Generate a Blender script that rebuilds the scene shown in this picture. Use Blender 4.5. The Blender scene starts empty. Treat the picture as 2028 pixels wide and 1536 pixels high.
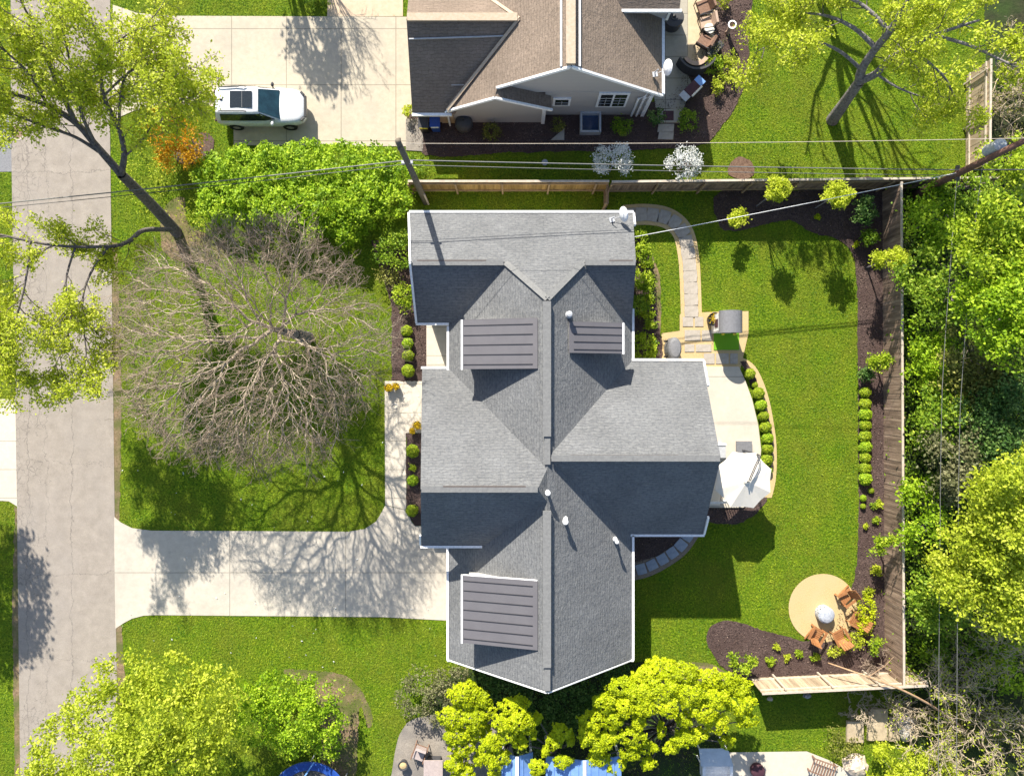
import bpy, math, random
import numpy as np
from mathutils import Vector, noise as mnoise

# ------------------------------------------------------------------ camera, sky, sun, exposure
scene = bpy.context.scene
COL = scene.collection
CAM_H = 38.0
cam_d = bpy.data.cameras.new('camera'); cam = bpy.data.objects.new('camera', cam_d); COL.objects.link(cam)
cam.location = (0, 0, CAM_H); cam.rotation_euler = (0, 0, 0)
cam_d.sensor_width = 36; cam_d.lens = 36 * 1406 / 2028; cam_d.clip_end = 500
scene.camera = cam
SUN_EL, SUN_AZ = 34.0, 18.4
w = bpy.data.worlds.new('World'); scene.world = w; w.use_nodes = True
wt = w.node_tree; bg = wt.nodes['Background']
sky = wt.nodes.new('ShaderNodeTexSky'); sky.sky_type = 'NISHITA'; sky.sun_disc = False
sky.sun_elevation = math.radians(SUN_EL); sky.sun_rotation = math.radians(-SUN_AZ)
wt.links.new(sky.outputs[0], bg.inputs[0]); bg.inputs[1].default_value = 0.10
sd = bpy.data.lights.new('sun', 'SUN'); sd.energy = 5.0; sd.angle = math.radians(0.5); sd.color = (1, .94, .83)
so = bpy.data.objects.new('sun', sd); COL.objects.link(so)
a, e = math.radians(SUN_AZ), math.radians(SUN_EL)
SD = Vector((math.sin(a) * math.cos(e), -math.cos(a) * math.cos(e), -math.sin(e)))
so.rotation_euler = SD.to_track_quat('-Z', 'Y').to_euler(); so.location = (-20, 50, 60)
vs = scene.view_settings; vs.view_transform = 'Standard'; vs.look = 'None'; vs.gamma = 1; vs.exposure = 1.05
scene.cycles.max_bounces = 6; scene.cycles.transparent_max_bounces = 8

# ------------------------------------------------------------------ helpers
def at(px, py, z=0.0):
    """the point at height z that the photograph shows at pixel (px, py)"""
    k = (CAM_H - z) / 1406.0
    return Vector(((px - 1014) * k, (768 - py) * k, z))

def poly_at(pts, z=0.0):
    return [tuple(at(x, y, z))[:2] for x, y in pts]

def smooth(pts, n=6, closed=False):
    """Catmull-Rom through points of any dimension"""
    P = [np.array(p, float) for p in pts]; out = []
    m = len(P); rng_ = range(m if closed else m - 1)
    for i in rng_:
        if closed: p0, p1, p2, p3 = P[(i-1) % m], P[i], P[(i+1) % m], P[(i+2) % m]
        else: p0, p1, p2, p3 = P[max(i-1, 0)], P[i], P[i+1], P[min(i+2, m-1)]
        for k in range(n):
            t = k / n
            out.append(.5*((2*p1) + (-p0+p2)*t + (2*p0-5*p1+4*p2-p3)*t*t + (-p0+3*p1-3*p2+p3)*t**3))
    if not closed: out.append(P[-1])
    return [tuple(o) for o in out]

ORIGIN = {}
def props(o, label=None, cat=None, group=None, kind=None):
    if label: o['label'] = label
    if cat: o['category'] = cat
    if group: o['group'] = group
    if kind: o['kind'] = kind
    return o

def thing(name, loc, label, cat, group=None, rotz=0):
    o = bpy.data.objects.new(name, None); COL.objects.link(o)
    o.location = loc; o.rotation_euler = (0, 0, rotz); o.empty_display_size = .3
    ORIGIN[o.name] = Vector(loc)
    return props(o, label, cat, group)

def set_uv(me):
    n = len(me.polygons)
    if n == 0: return
    uv = me.uv_layers.new(name='UVMap')
    nl = len(me.loops)
    co = np.empty(len(me.vertices)*3); me.vertices.foreach_get('co', co); co = co.reshape(-1, 3)
    nr = np.empty(n*3); me.polygons.foreach_get('normal', nr); nr = nr.reshape(-1, 3)
    lt = np.empty(n, int); me.polygons.foreach_get('loop_total', lt)
    vi = np.empty(nl, int); me.loops.foreach_get('vertex_index', vi)
    fi = np.repeat(np.arange(n), lt)
    U = np.stack([-nr[:, 1], nr[:, 0], np.zeros(n)], 1); ln = np.linalg.norm(U, axis=1)
    flat = ln < .02; U[~flat] /= ln[~flat][:, None]; U[flat] = (1, 0, 0)
    V = np.cross(nr, U); V[flat] = (0, 1, 0)
    p = co[vi]; out = np.stack([(p*U[fi]).sum(1), (p*V[fi]).sum(1)], 1)
    uv.data.foreach_set('uv', out.ravel())

def finish(name, me, mats, parent=None, world=True, loc=None, smooth_=False):
    if not isinstance(mats, (list, tuple)): mats = [mats]
    for m in mats: me.materials.append(m)
    o = bpy.data.objects.new(name, me); COL.objects.link(o)
    if parent is not None:
        org = ORIGIN[parent.name]
        o.parent = parent
        if world: me.transform(__import__('mathutils').Matrix.Translation(-org))
        ORIGIN[o.name] = org
    else:
        l = Vector(loc) if loc is not None else Vector((0, 0, 0))
        if loc is not None and world: me.transform(__import__('mathutils').Matrix.Translation(-l))
        o.location = l; ORIGIN[o.name] = l
    if smooth_: me.shade_smooth()
    return o

class MB:
    def __init__(s): s.v = []; s.f = []; s.m = []
    def add(s, vs_, fs, m=0):
        b = len(s.v); s.v += [tuple(p) for p in vs_]
        for f in fs: s.f.append(tuple(i+b for i in f)); s.m.append(m)
        return s
    def box(s, c, d, rz=0, m=0, tilt=None):
        x, y, z = d[0]/2, d[1]/2, d[2]/2; ca, sa = math.cos(rz), math.sin(rz)
        vs_ = []
        for dx, dy, dz in ((-x,-y,-z),(x,-y,-z),(x,y,-z),(-x,y,-z),(-x,-y,z),(x,-y,z),(x,y,z),(-x,y,z)):
            if tilt:
                dx, dz = dx*math.cos(tilt)-dz*math.sin(tilt), dx*math.sin(tilt)+dz*math.cos(tilt)
            vs_.append((c[0]+dx*ca-dy*sa, c[1]+dx*sa+dy*ca, c[2]+dz))
        return s.add(vs_, [(0,3,2,1),(4,5,6,7),(0,1,5,4),(1,2,6,5),(2,3,7,6),(3,0,4,7)], m)
    def prism(s, pts, z0, z1, m=0):
        n = len(pts)
        ar = sum(pts[i][0]*pts[(i+1) % n][1]-pts[(i+1) % n][0]*pts[i][1] for i in range(n))
        if ar < 0: pts = pts[::-1]
        vs_ = [(p[0], p[1], z0) for p in pts]+[(p[0], p[1], z1) for p in pts]
        return s.add(vs_, [tuple(range(n-1, -1, -1)), tuple(range(n, 2*n))]+[(i, (i+1) % n, n+(i+1) % n, n+i) for i in range(n)], m)
    def slab(s, pts, th=.16, m=0, m2=None):
        """plane polygon in space thickened straight down"""
        n = len(pts)
        ar = sum(pts[i][0]*pts[(i+1) % n][1]-pts[(i+1) % n][0]*pts[i][1] for i in range(n))
        if ar < 0: pts = pts[::-1]
        vs_ = [tuple(p) for p in pts]+[(p[0], p[1], p[2]-th) for p in pts]
        s.add(vs_, [tuple(range(n))], m)
        b = len(s.v)-2*n
        for f in [tuple(range(2*n-1, n-1, -1))]+[(i, n+i, n+(i+1) % n, (i+1) % n) for i in range(n)]:
            s.f.append(tuple(i+b for i in f)); s.m.append(m if m2 is None else m2)
        return s
    def bar(s, p, q, wd, ht, m=0):
        p, q = Vector(p), Vector(q); d = (q-p).normalized()
        up = Vector((0, 0, 1)) if abs(d.z) < .95 else Vector((1, 0, 0))
        sx = d.cross(up).normalized()*wd/2; uz = sx.cross(d).normalized()*ht/2
        vs_ = [p-sx-uz, p+sx-uz, p+sx+uz, p-sx+uz, q-sx-uz, q+sx-uz, q+sx+uz, q-sx+uz]
        return s.add(vs_, [(0,3,2,1),(4,5,6,7),(0,1,5,4),(1,2,6,5),(2,3,7,6),(3,0,4,7)][::1], m)
    def tube(s, pts, rad, n=8, m=0):
        pts = [Vector(p) for p in pts]
        if not isinstance(rad, (list, tuple)): rad = [rad]*len(pts)
        rings = []
        for i, p in enumerate(pts):
            d = (pts[min(i+1, len(pts)-1)]-pts[max(i-1, 0)]).normalized()
            up = Vector((0, 0, 1)) if abs(d.z) < .9 else Vector((1, 0, 0))
            x = d.cross(up).normalized(); y = d.cross(x)
            rings.append([p+(x*math.cos(2*math.pi*k/n)+y*math.sin(2*math.pi*k/n))*rad[i] for k in range(n)])
        vs_ = [q for r in rings for q in r]; fs = []
        for i in range(len(pts)-1):
            for k in range(n): fs.append((i*n+k, i*n+(k+1) % n, (i+1)*n+(k+1) % n, (i+1)*n+k))
        fs.append(tuple(range(n-1, -1, -1))); fs.append(tuple((len(pts)-1)*n+k for k in range(n)))
        return s.add(vs_, fs, m)
    def lathe(s, c, prof, n=16, m=0, cap=True, sx=1, sy=1):
        vs_ = []
        for r, z in prof:
            for k in range(n): vs_.append((c[0]+r*sx*math.cos(2*math.pi*k/n), c[1]+r*sy*math.sin(2*math.pi*k/n), c[2]+z))
        fs = [(i*n+k, i*n+(k+1) % n, (i+1)*n+(k+1) % n, (i+1)*n+k) for i in range(len(prof)-1) for k in range(n)]
        if cap: fs += [tuple(range(n-1, -1, -1)), tuple((len(prof)-1)*n+k for k in range(n))]
        return s.add(vs_, fs, m)
    def mesh(s, name):
        me = bpy.data.meshes.new(name); me.from_pydata(s.v, [], s.f)
        if any(s.m): me.polygons.foreach_set('material_index', s.m)
        me.update(); set_uv(me); return me
    def build(s, name, mats, parent=None, world=True, loc=None, smooth_=False):
        return finish(name, s.mesh(name), mats, parent, world, loc, smooth_)

def copy_tree(o, parent=None):
    c = o.copy(); COL.objects.link(c)
    if parent is not None: c.parent = parent
    ORIGIN[c.name] = ORIGIN.get(o.name, Vector())
    for ch in o.children: copy_tree(ch, c)
    return c

# ------------------------------------------------------------------ materials
def new_mat(name):
    m = bpy.data.materials.new(name); m.use_nodes = True
    nt = m.node_tree; return m, nt, nt.nodes['Principled BSDF']

def nd(nt, t, **kw):
    n = nt.nodes.new(t)
    for k, v in kw.items():
        if k.startswith('i_'): n.inputs[k[2:].replace('_', ' ')].default_value = v
        else: setattr(n, k, v)
    return n

def ramp(nt, stops):
    r = nt.nodes.new('ShaderNodeValToRGB'); el = r.color_ramp.elements
    while len(el) < len(stops): el.new(.5)
    for x, (p, c) in zip(el, stops): x.position = p; x.color = (*c, 1)
    return r

def mix(nt, fac, a_, b_, blend='MIX'):
    n = nt.nodes.new('ShaderNodeMix'); n.data_type = 'RGBA'; n.blend_type = blend
    for s_, v in ((0, fac), (6, a_), (7, b_)):
        if hasattr(v, 'links') or hasattr(v, 'is_linked'): nt.links.new(v, n.inputs[s_])
        elif isinstance(v, (int, float)): n.inputs[s_].default_value = v
        else: n.inputs[s_].default_value = (*v, 1)
    return n.outputs[2]

def math_(nt, op, a_, b_=None, c_=None, clamp=False):
    n = nt.nodes.new('ShaderNodeMath'); n.operation = op; n.use_clamp = clamp
    for i, v in enumerate((a_, b_, c_)):
        if v is None: continue
        if isinstance(v, (int, float)): n.inputs[i].default_value = v
        else: nt.links.new(v, n.inputs[i])
    return n.outputs[0]

def coords(nt, kind='Object'):
    return nt.nodes.new('ShaderNodeTexCoord').outputs[kind]

def noise_(nt, vec, scale, detail=4, rough=.6, dist=0):
    n = nd(nt, 'ShaderNodeTexNoise'); n.inputs['Scale'].default_value = scale; n.inputs['Detail'].default_value = detail
    n.inputs['Roughness'].default_value = rough; n.inputs['Distortion'].default_value = dist
    nt.links.new(vec, n.inputs['Vector']); return n.outputs['Fac']

def bump_(nt, b, h, strength=.4, dist=.02):
    n = nd(nt, 'ShaderNodeBump'); n.inputs['Strength'].default_value = strength; n.inputs['Distance'].default_value = dist
    nt.links.new(h, n.inputs['Height']); nt.links.new(n.outputs[0], b.inputs['Normal'])

def surf(name, c1, c2, scale=6, rough=.8, bump=.3, bdist=.02, big=None, bigscale=.5, metal=0, spec=.3, kind='Object', lo=.3, hi=.7):
    m, nt, b = new_mat(name); co = coords(nt, kind)
    f = noise_(nt, co, scale, 5, .65)
    r = ramp(nt, [(lo, c1), (hi, c2)]); nt.links.new(f, r.inputs[0]); col = r.outputs[0]
    if big:
        g = noise_(nt, co, bigscale, 3, .55); rr = ramp(nt, [(.38, (0, 0, 0)), (.62, (1, 1, 1))]); nt.links.new(g, rr.inputs[0])
        col = mix(nt, rr.outputs[0], col, big)
    nt.links.new(col, b.inputs['Base Color']); b.inputs['Roughness'].default_value = rough
    b.inputs['Metallic'].default_value = metal; b.inputs['Specular IOR Level'].default_value = spec
    if bump: bump_(nt, b, f, bump, bdist)
    return m

def flat(name, c, rough=.6, metal=0, spec=.4):
    c2 = tuple(min(1, x*1.15+.004) for x in c); c1 = tuple(x*.86 for x in c)
    return surf(name, c1, c2, 9, rough, .06, .01, metal=metal, spec=spec)

def shingles(name, cols, accent, row=.15, wid=.34, bump=1.0):
    m, nt, b = new_mat(name); uv = coords(nt, 'UV')
    wob = noise_(nt, uv, 1.7, 4, .7)
    sep = nt.nodes.new('ShaderNodeSeparateXYZ'); nt.links.new(uv, sep.inputs[0])
    cmb = nt.nodes.new('ShaderNodeCombineXYZ')
    nt.links.new(sep.outputs[0], cmb.inputs[0])
    nt.links.new(math_(nt, 'ADD', sep.outputs[1], math_(nt, 'MULTIPLY', wob, .34)), cmb.inputs[1])
    br = nd(nt, 'ShaderNodeTexBrick'); nt.links.new(cmb.outputs[0], br.inputs['Vector'])
    br.inputs['Scale'].default_value = 1; br.inputs['Brick Width'].default_value = wid; br.inputs['Row Height'].default_value = row
    br.inputs['Mortar Size'].default_value = .018; br.inputs['Mortar Smooth'].default_value = .6; br.inputs['Bias'].default_value = 0
    br.inputs['Color1'].default_value = (*cols[0], 1); br.inputs['Color2'].default_value = (*cols[1], 1)
    br.inputs['Mortar'].default_value = (*[x*.80 for x in cols[0]], 1)
    mp2 = nt.nodes.new('ShaderNodeMapping'); mp2.inputs['Scale'].default_value = (5.0, 9.0, 1); nt.links.new(uv, mp2.inputs[0])
    n2 = noise_(nt, mp2.outputs[0], 1.0, 5, .7, .3); rr = ramp(nt, [(.42, (0, 0, 0)), (.68, (1, 1, 1))]); nt.links.new(n2, rr.inputs[0])
    col = mix(nt, math_(nt, 'MULTIPLY', rr.outputs[0], .6), br.outputs['Color'], accent)
    n3 = noise_(nt, uv, .45, 3, .6); r3 = ramp(nt, [(.3, (.86, .86, .86)), (.7, (1.1, 1.1, 1.1))]); nt.links.new(n3, r3.inputs[0])
    col = mix(nt, 1.0, col, r3.outputs[0], 'MULTIPLY')
    nt.links.new(col, b.inputs['Base Color']); b.inputs['Roughness'].default_value = .85; b.inputs['Specular IOR Level'].default_value = .2
    # each course rises towards its lower edge
    saw = math_(nt, 'FRACT', math_(nt, 'DIVIDE', cmb.outputs[0] if False else math_(nt, 'ADD', sep.outputs[1], math_(nt, 'MULTIPLY', wob, .34)), row))
    h = math_(nt, 'ADD', math_(nt, 'MULTIPLY', math_(nt, 'SUBTRACT', 1.0, saw), .7), math_(nt, 'MULTIPLY', n2, 1.3))
    bump_(nt, b, h, bump, .035)
    return m

def siding(name, c, pitch=.16):
    m, nt, b = new_mat(name); uv = coords(nt, 'UV')
    sep = nt.nodes.new('ShaderNodeSeparateXYZ'); nt.links.new(uv, sep.inputs[0])
    saw = math_(nt, 'FRACT', math_(nt, 'DIVIDE', sep.outputs[1], pitch))
    r = ramp(nt, [(0, tuple(x*.6 for x in c)), (.14, c), (1, tuple(min(1, x*1.06) for x in c))]); nt.links.new(saw, r.inputs[0])
    nt.links.new(r.outputs[0], b.inputs['Base Color']); b.inputs['Roughness'].default_value = .6
    bump_(nt, b, math_(nt, 'SUBTRACT', 1.0, saw), .6, .02)
    return m

def foliage_mat(name, dark, mid, light, trans=.3, patch=None, patch2=None):
    m, nt, b = new_mat(name)
    at_ = nt.nodes.new('ShaderNodeAttribute'); at_.attribute_name = 'tint'
    r = ramp(nt, [(0, dark), (.5, mid), (1, light)]); nt.links.new(at_.outputs['Fac'], r.inputs[0])
    col = r.outputs[0]
    if patch:
        g = noise_(nt, coords(nt), patch[1], 3, .6); rr = ramp(nt, [(.42, (0, 0, 0)), (.62, (1, 1, 1))]); nt.links.new(g, rr.inputs[0])
        col = mix(nt, math_(nt, 'MULTIPLY', rr.outputs[0], patch[2]), col, patch[0])
    if patch2:
        mp = nt.nodes.new('ShaderNodeMapping'); mp.inputs['Scale'].default_value = (1.1, .6, 1); nt.links.new(coords(nt), mp.inputs[0])
        g = noise_(nt, mp.outputs[0], 1.0, 6, .75); rr = ramp(nt, [(.44, (0, 0, 0)), (.58, (1, 1, 1))]); nt.links.new(g, rr.inputs[0])
        col = mix(nt, math_(nt, 'MULTIPLY', rr.outputs[0], patch2[1]), col, patch2[0])
    nt.links.new(col, b.inputs['Base Color']); b.inputs['Roughness'].default_value = .55; b.inputs['Specular IOR Level'].default_value = .25
    t = nt.nodes.new('ShaderNodeBsdfTranslucent'); nt.links.new(col, t.inputs[0])
    ms = nt.nodes.new('ShaderNodeMixShader'); ms.inputs[0].default_value = trans
    nt.links.new(b.outputs[0], ms.inputs[1]); nt.links.new(t.outputs[0], ms.inputs[2])
    nt.links.new(ms.outputs[0], nt.nodes['Material Output'].inputs[0])
    return m

def concrete(name, c1, c2, jx, jy, ox=0, oy=0, jw=.022, stain=(.30, .28, .25)):
    m, nt, b = new_mat(name); co = coords(nt)
    f = noise_(nt, co, 3.2, 6, .7); r = ramp(nt, [(.3, c1), (.7, c2)]); nt.links.new(f, r.inputs[0]); col = r.outputs[0]
    g = noise_(nt, co, .35, 4, .65); rr = ramp(nt, [(.48, (0, 0, 0)), (.75, (1, 1, 1))]); nt.links.new(g, rr.inputs[0])
    col = mix(nt, math_(nt, 'MULTIPLY', rr.outputs[0], .45), col, stain)
    sp = noise_(nt, co, 1.1, 6, .75); rs = ramp(nt, [(.60, (0, 0, 0)), (.74, (1, 1, 1))]); nt.links.new(sp, rs.inputs[0])
    col = mix(nt, math_(nt, 'MULTIPLY', rs.outputs[0], .4), col, tuple(x*.7 for x in stain))
    fine = noise_(nt, co, 40, 2, .6); r4 = ramp(nt, [(.3, (.9, .9, .9)), (.7, (1.06, 1.06, 1.06))]); nt.links.new(fine, r4.inputs[0])
    col = mix(nt, 1.0, col, r4.outputs[0], 'MULTIPLY')
    sep = nt.nodes.new('ShaderNodeSeparateXYZ'); nt.links.new(co, sep.inputs[0])
    ln = None
    for k, j, o in ((0, jx, ox), (1, jy, oy)):
        if not j: continue
        pp = math_(nt, 'PINGPONG', math_(nt, 'SUBTRACT', sep.outputs[k], o), j/2)
        l = math_(nt, 'LESS_THAN', pp, jw)
        ln = l if ln is None else math_(nt, 'MAXIMUM', ln, l)
    if ln is not None: col = mix(nt, math_(nt, 'MULTIPLY', ln, .6), col, tuple(x*.35 for x in c1))
    nt.links.new(col, b.inputs['Base Color']); b.inputs['Roughness'].default_value = .85; b.inputs['Specular IOR Level'].default_value = .2
    bump_(nt, b, fine, .25, .01)
    return m

def road_mat():
    m, nt, b = new_mat('worn_asphalt'); co = coords(nt)
    f = noise_(nt, co, 1.6, 6, .7); r = ramp(nt, [(.3, (.27, .235, .20)), (.7, (.36, .315, .27))]); nt.links.new(f, r.inputs[0]); col = r.outputs[0]
    fine = noise_(nt, co, 30, 3, .7); r4 = ramp(nt, [(.3, (.82, .82, .82)), (.7, (1.1, 1.1, 1.1))]); nt.links.new(fine, r4.inputs[0])
    col = mix(nt, 1.0, col, r4.outputs[0], 'MULTIPLY')
    sep = nt.nodes.new('ShaderNodeSeparateXYZ'); nt.links.new(co, sep.inputs[0])
    X, Y = sep.outputs[0], sep.outputs[1]
    wob = noise_(nt, co, .55, 5, .7)
    # long cracks down the lane and across it
    lines = None
    for ax, o, amp, wd in ((X, -23.55, 1.1, .020), (X, -24.9, 1.5, .016), (X, -25.9, 1.0, .022), (Y, -10.0, 1.6, .018), (Y, 11.6, 1.2, .02), (Y, -4.0, 2.4, .014), (Y, 1.6, 2.0, .014), (Y, -14.5, 2.0, .014)):
        d = math_(nt, 'ABSOLUTE', math_(nt, 'ADD', math_(nt, 'SUBTRACT', ax, o), math_(nt, 'MULTIPLY', math_(nt, 'SUBTRACT', wob, .5), amp)))
        l = math_(nt, 'LESS_THAN', d, wd); lines = l if lines is None else math_(nt, 'MAXIMUM', lines, l)
    # alligator cracking along the far edge
    vo = nd(nt, 'ShaderNodeTexVoronoi', feature='DISTANCE_TO_EDGE'); vo.inputs['Scale'].default_value = 2.6
    wv = nt.nodes.new('ShaderNodeVectorMath'); wv.operation = 'MULTIPLY_ADD'; nz_ = nd(nt, 'ShaderNodeTexNoise'); nz_.inputs['Scale'].default_value = 2.5; nz_.inputs['Detail'].default_value = 5; nt.links.new(co, nz_.inputs['Vector']); nt.links.new(nz_.outputs['Color'], wv.inputs[0]); wv.inputs[1].default_value = (.55, .55, .0); nt.links.new(co, wv.inputs[2]); nt.links.new(wv.outputs[0], vo.inputs['Vector'])
    al = math_(nt, 'LESS_THAN', vo.outputs['Distance'], .028)
    zone = math_(nt, 'GREATER_THAN', math_(nt, 'ADD', math_(nt, 'MULTIPLY', math_(nt, 'SUBTRACT', -24.6, X), .22), wob), .62)
    g2 = noise_(nt, co, .25, 3, .6)
    zone = math_(nt, 'MULTIPLY', zone, math_(nt, 'GREATER_THAN', g2, .47))
    lines = math_(nt, 'MAXIMUM', lines, math_(nt, 'MULTIPLY', al, zone))
    col = mix(nt, math_(nt, 'MULTIPLY', lines, .42), col, (.09, .08, .075))
    g = noise_(nt, co, .3, 4, .6); rr = ramp(nt, [(.45, (0, 0, 0)), (.7, (1, 1, 1))]); nt.links.new(g, rr.inputs[0])
    col = mix(nt, math_(nt, 'MULTIPLY', rr.outputs[0], .4), col, (.29, .262, .24))
    nt.links.new(col, b.inputs['Base Color']); b.inputs['Roughness'].default_value = .9; b.inputs['Specular IOR Level'].default_value = .15
    bump_(nt, b, fine, .4, .012)
    return m

def lawn_mat(name):
    m, nt, b = new_mat(name); co = coords(nt)
    f = noise_(nt, co, 9, 6, .75); r = ramp(nt, [(.36, (.03, .07, .005)), (.52, (.13, .21, .010)), (.68, (.30, .34, .025))]); nt.links.new(f, r.inputs[0])
    g = noise_(nt, co, .35, 4, .65); rr = ramp(nt, [(.4, (0, 0, 0)), (.65, (1, 1, 1))]); nt.links.new(g, rr.inputs[0])
    col = mix(nt, math_(nt, 'MULTIPLY', rr.outputs[0], .5), r.outputs[0], (.15, .16, .018))
    nt.links.new(col, b.inputs['Base Color']); b.inputs['Roughness'].default_value = .9; b.inputs['Specular IOR Level'].default_value = .1
    bump_(nt, b, f, 1, .10)
    return m

def wood_boards(name, c1, c2, c3):
    m, nt, b = new_mat(name); uv = coords(nt, 'UV')
    mp = nt.nodes.new('ShaderNodeMapping'); mp.inputs['Scale'].default_value = (7.0, .6, 1); nt.links.new(uv, mp.inputs[0])
    f = noise_(nt, mp.outputs[0], 1.0, 5, .7); r = ramp(nt, [(.3, c1), (.55, c2), (.75, c3)]); nt.links.new(f, r.inputs[0])
    oi = nt.nodes.new('ShaderNodeNewGeometry'); rp = ramp(nt, [(0, (.75, .75, .75)), (1, (1.2, 1.2, 1.2))]); nt.links.new(oi.outputs['Random Per Island'], rp.inputs[0])
    col = mix(nt, 1.0, r.outputs[0], rp.outputs[0], 'MULTIPLY')
    nt.links.new(col, b.inputs['Base Color']); b.inputs['Roughness'].default_value = .85; b.inputs['Specular IOR Level'].default_value = .15
    bump_(nt, b, f, .4, .01)
    return m

M_lawn = lawn_mat('lawn_soil')
M_grass = foliage_mat('grass_blades', (.09, .21, .004), (.22, .375, .006), (.44, .55, .02), .38, ((.46, .43, .035), .7, .5), ((.055, .165, .004), .85))
M_road = road_mat()
M_asph = surf('dark_asphalt', (.17, .17, .18), (.25, .25, .26), 14, .9, .3)
M_conc = concrete('driveway_concrete', (.47, .42, .35), (.56, .51, .43), 6.2, 4.55, -21.3, -9.87)
M_conc2 = concrete('neighbour_concrete', (.44, .385, .295), (.54, .475, .37), 2.93, 3.0, -15.0, 13.2)
M_walk = concrete('walk_concrete', (.55, .49, .40), (.62, .56, .47), 0, 1.52, 0, .2, stain=(.42, .38, .33))
M_patio = concrete('patio_concrete', (.50, .45, .37), (.58, .52, .43), 0, 6.2, 0, -5.6, stain=(.40, .37, .32))
M_patio2 = concrete('tiled_patio', (.36, .33, .27), (.44, .40, .33), 1.2, 1.15, 8.2, 20.0)
M_sand = surf('tan_gravel', (.42, .29, .13), (.62, .46, .24), 22, .95, .5, .03, (.5, .38, .20), 1.2)
M_gravel = surf('grey_gravel', (.22, .19, .16), (.36, .32, .27), 18, .95, .5, .03, (.20, .18, .16), .8)
M_mulch = surf('dark_mulch', (.018, .011, .010), (.17, .115, .10), 15, .95, 1, .06, (.075, .048, .042), .9)
M_soil = surf('bare_soil', (.12, .08, .045), (.30, .21, .13), 8, .95, .6, .04, (.10, .11, .03), .9)
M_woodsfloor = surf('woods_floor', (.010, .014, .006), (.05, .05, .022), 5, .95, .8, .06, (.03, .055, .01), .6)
M_roof = shingles('grey_shingles', ((.132, .136, .143), (.154, .158, .164)), (.245, .245, .240))
M_roofb = shingles('brown_shingles', ((.20, .155, .12), (.235, .182, .142)), (.30, .235, .185))
M_ridge = surf('ridge_shingle', (.15, .15, .15), (.21, .21, .205), 8, .9, .4)
M_ridgeb = surf('tan_ridge', (.42, .32, .22), (.52, .42, .32), 8, .9, .3)
M_white = flat('white_paint', (.80, .80, .80), .45)
M_metal = surf('standing_seam', (.118, .112, .122), (.135, .129, .138), 1.5, .6, 0, .01, metal=0, spec=.3)
M_metald = flat('seam_dark', (.03, .03, .035), .5)
M_siding = siding('grey_siding', (.40, .375, .355))
M_sidingw = siding('cream_siding', (.62, .60, .55))
M_glass = flat('dark_glass', (.015, .02, .022), .08, spec=.8)
M_black = flat('black_plastic', (.014, .014, .016), .5)
M_dark = flat('charcoal', (.05, .05, .055), .6)
M_grey = flat('grey_cover', (.17, .17, .18), .7)
M_lgrey = flat('light_grey', (.42, .43, .45), .5)
M_blue = flat('blue_plastic', (.02, .07, .32), .4)
M_bluemetal = surf('blue_metal', (.16, .30, .62), (.24, .40, .72), 3, .35, .05, metal=.2)
M_cream = surf('cream_canvas', (.74, .68, .58), (.80, .74, .65), 5, .8, .1)
M_paint = flat('white_car_paint', (.70, .71, .72), .22, spec=.6)
M_rubber = flat('rubber', (.012, .012, .012), .9)
M_chrome = flat('alloy', (.45, .45, .46), .3, .8)
M_stone = surf('flagstone', (.33, .29, .24), (.44, .39, .33), 5, .85, .3, .02)
M_bstone = surf('bluestone', (.24, .27, .32), (.34, .37, .42), 5, .85, .3, .02)
M_rock = surf('boulder', (.18, .17, .16), (.42, .40, .38), 4, .9, .8, .05)
M_rockp = surf('pale_boulder', (.40, .32, .24), (.62, .52, .42), 4, .9, .8, .05)
M_wood = surf('orange_wood', (.25, .10, .035), (.40, .19, .08), 6, .6, .1)
M_woodd = surf('brown_wicker', (.16, .09, .06), (.28, .17, .12), 12, .8, .3)
M_tan = flat('tan_cushion', (.46, .33, .25), .9)
M_pink = flat('stone_table', (.40, .33, .31), .7)
M_yellow = flat('yellow_bin_lid', (.65, .55, .03), .5)
M_red = flat('dark_red', (.06, .02, .03), .7)
M_fence = wood_boards('weathered_fence', (.11, .075, .052), (.28, .20, .145), (.48, .37, .275))
M_fenceg = wood_boards('golden_fence', (.20, .125, .045), (.36, .235, .09), (.48, .34, .15))
M_fencel = wood_boards('pale_fence', (.28, .21, .14), (.42, .33, .23), (.52, .43, .32))
M_rail = surf('pale_rail', (.42, .35, .27), (.56, .49, .40), 6, .85, .3)
M_post = surf('post_wood', (.26, .18, .10), (.42, .30, .18), 6, .85, .3)
M_pole = surf('pole_wood', (.09, .075, .06), (.20, .17, .13), 9, .9, .4)
M_poler = surf('red_pole_wood', (.12, .06, .045), (.22, .12, .09), 9, .9, .4)
M_wire = flat('cable', (.13, .13, .125), .6)
M_bark = surf('grey_bark', (.10, .09, .09), (.30, .27, .27), 9, .95, .8, .05)
M_barkd = surf('dark_bark', (.065, .055, .052), (.21, .18, .17), 9, .95, .8, .05)
M_barkl = surf('pale_bark', (.27, .22, .16), (.55, .46, .34), 8, .95, .5, .03)
M_twig = surf('brown_twig', (.17, .125, .095), (.37, .285, .215), 3, .95, .2, .01)
M_paleb = surf('bleached_branch', (.32, .25, .17), (.56, .47, .34), 5, .9, .3)

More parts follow.
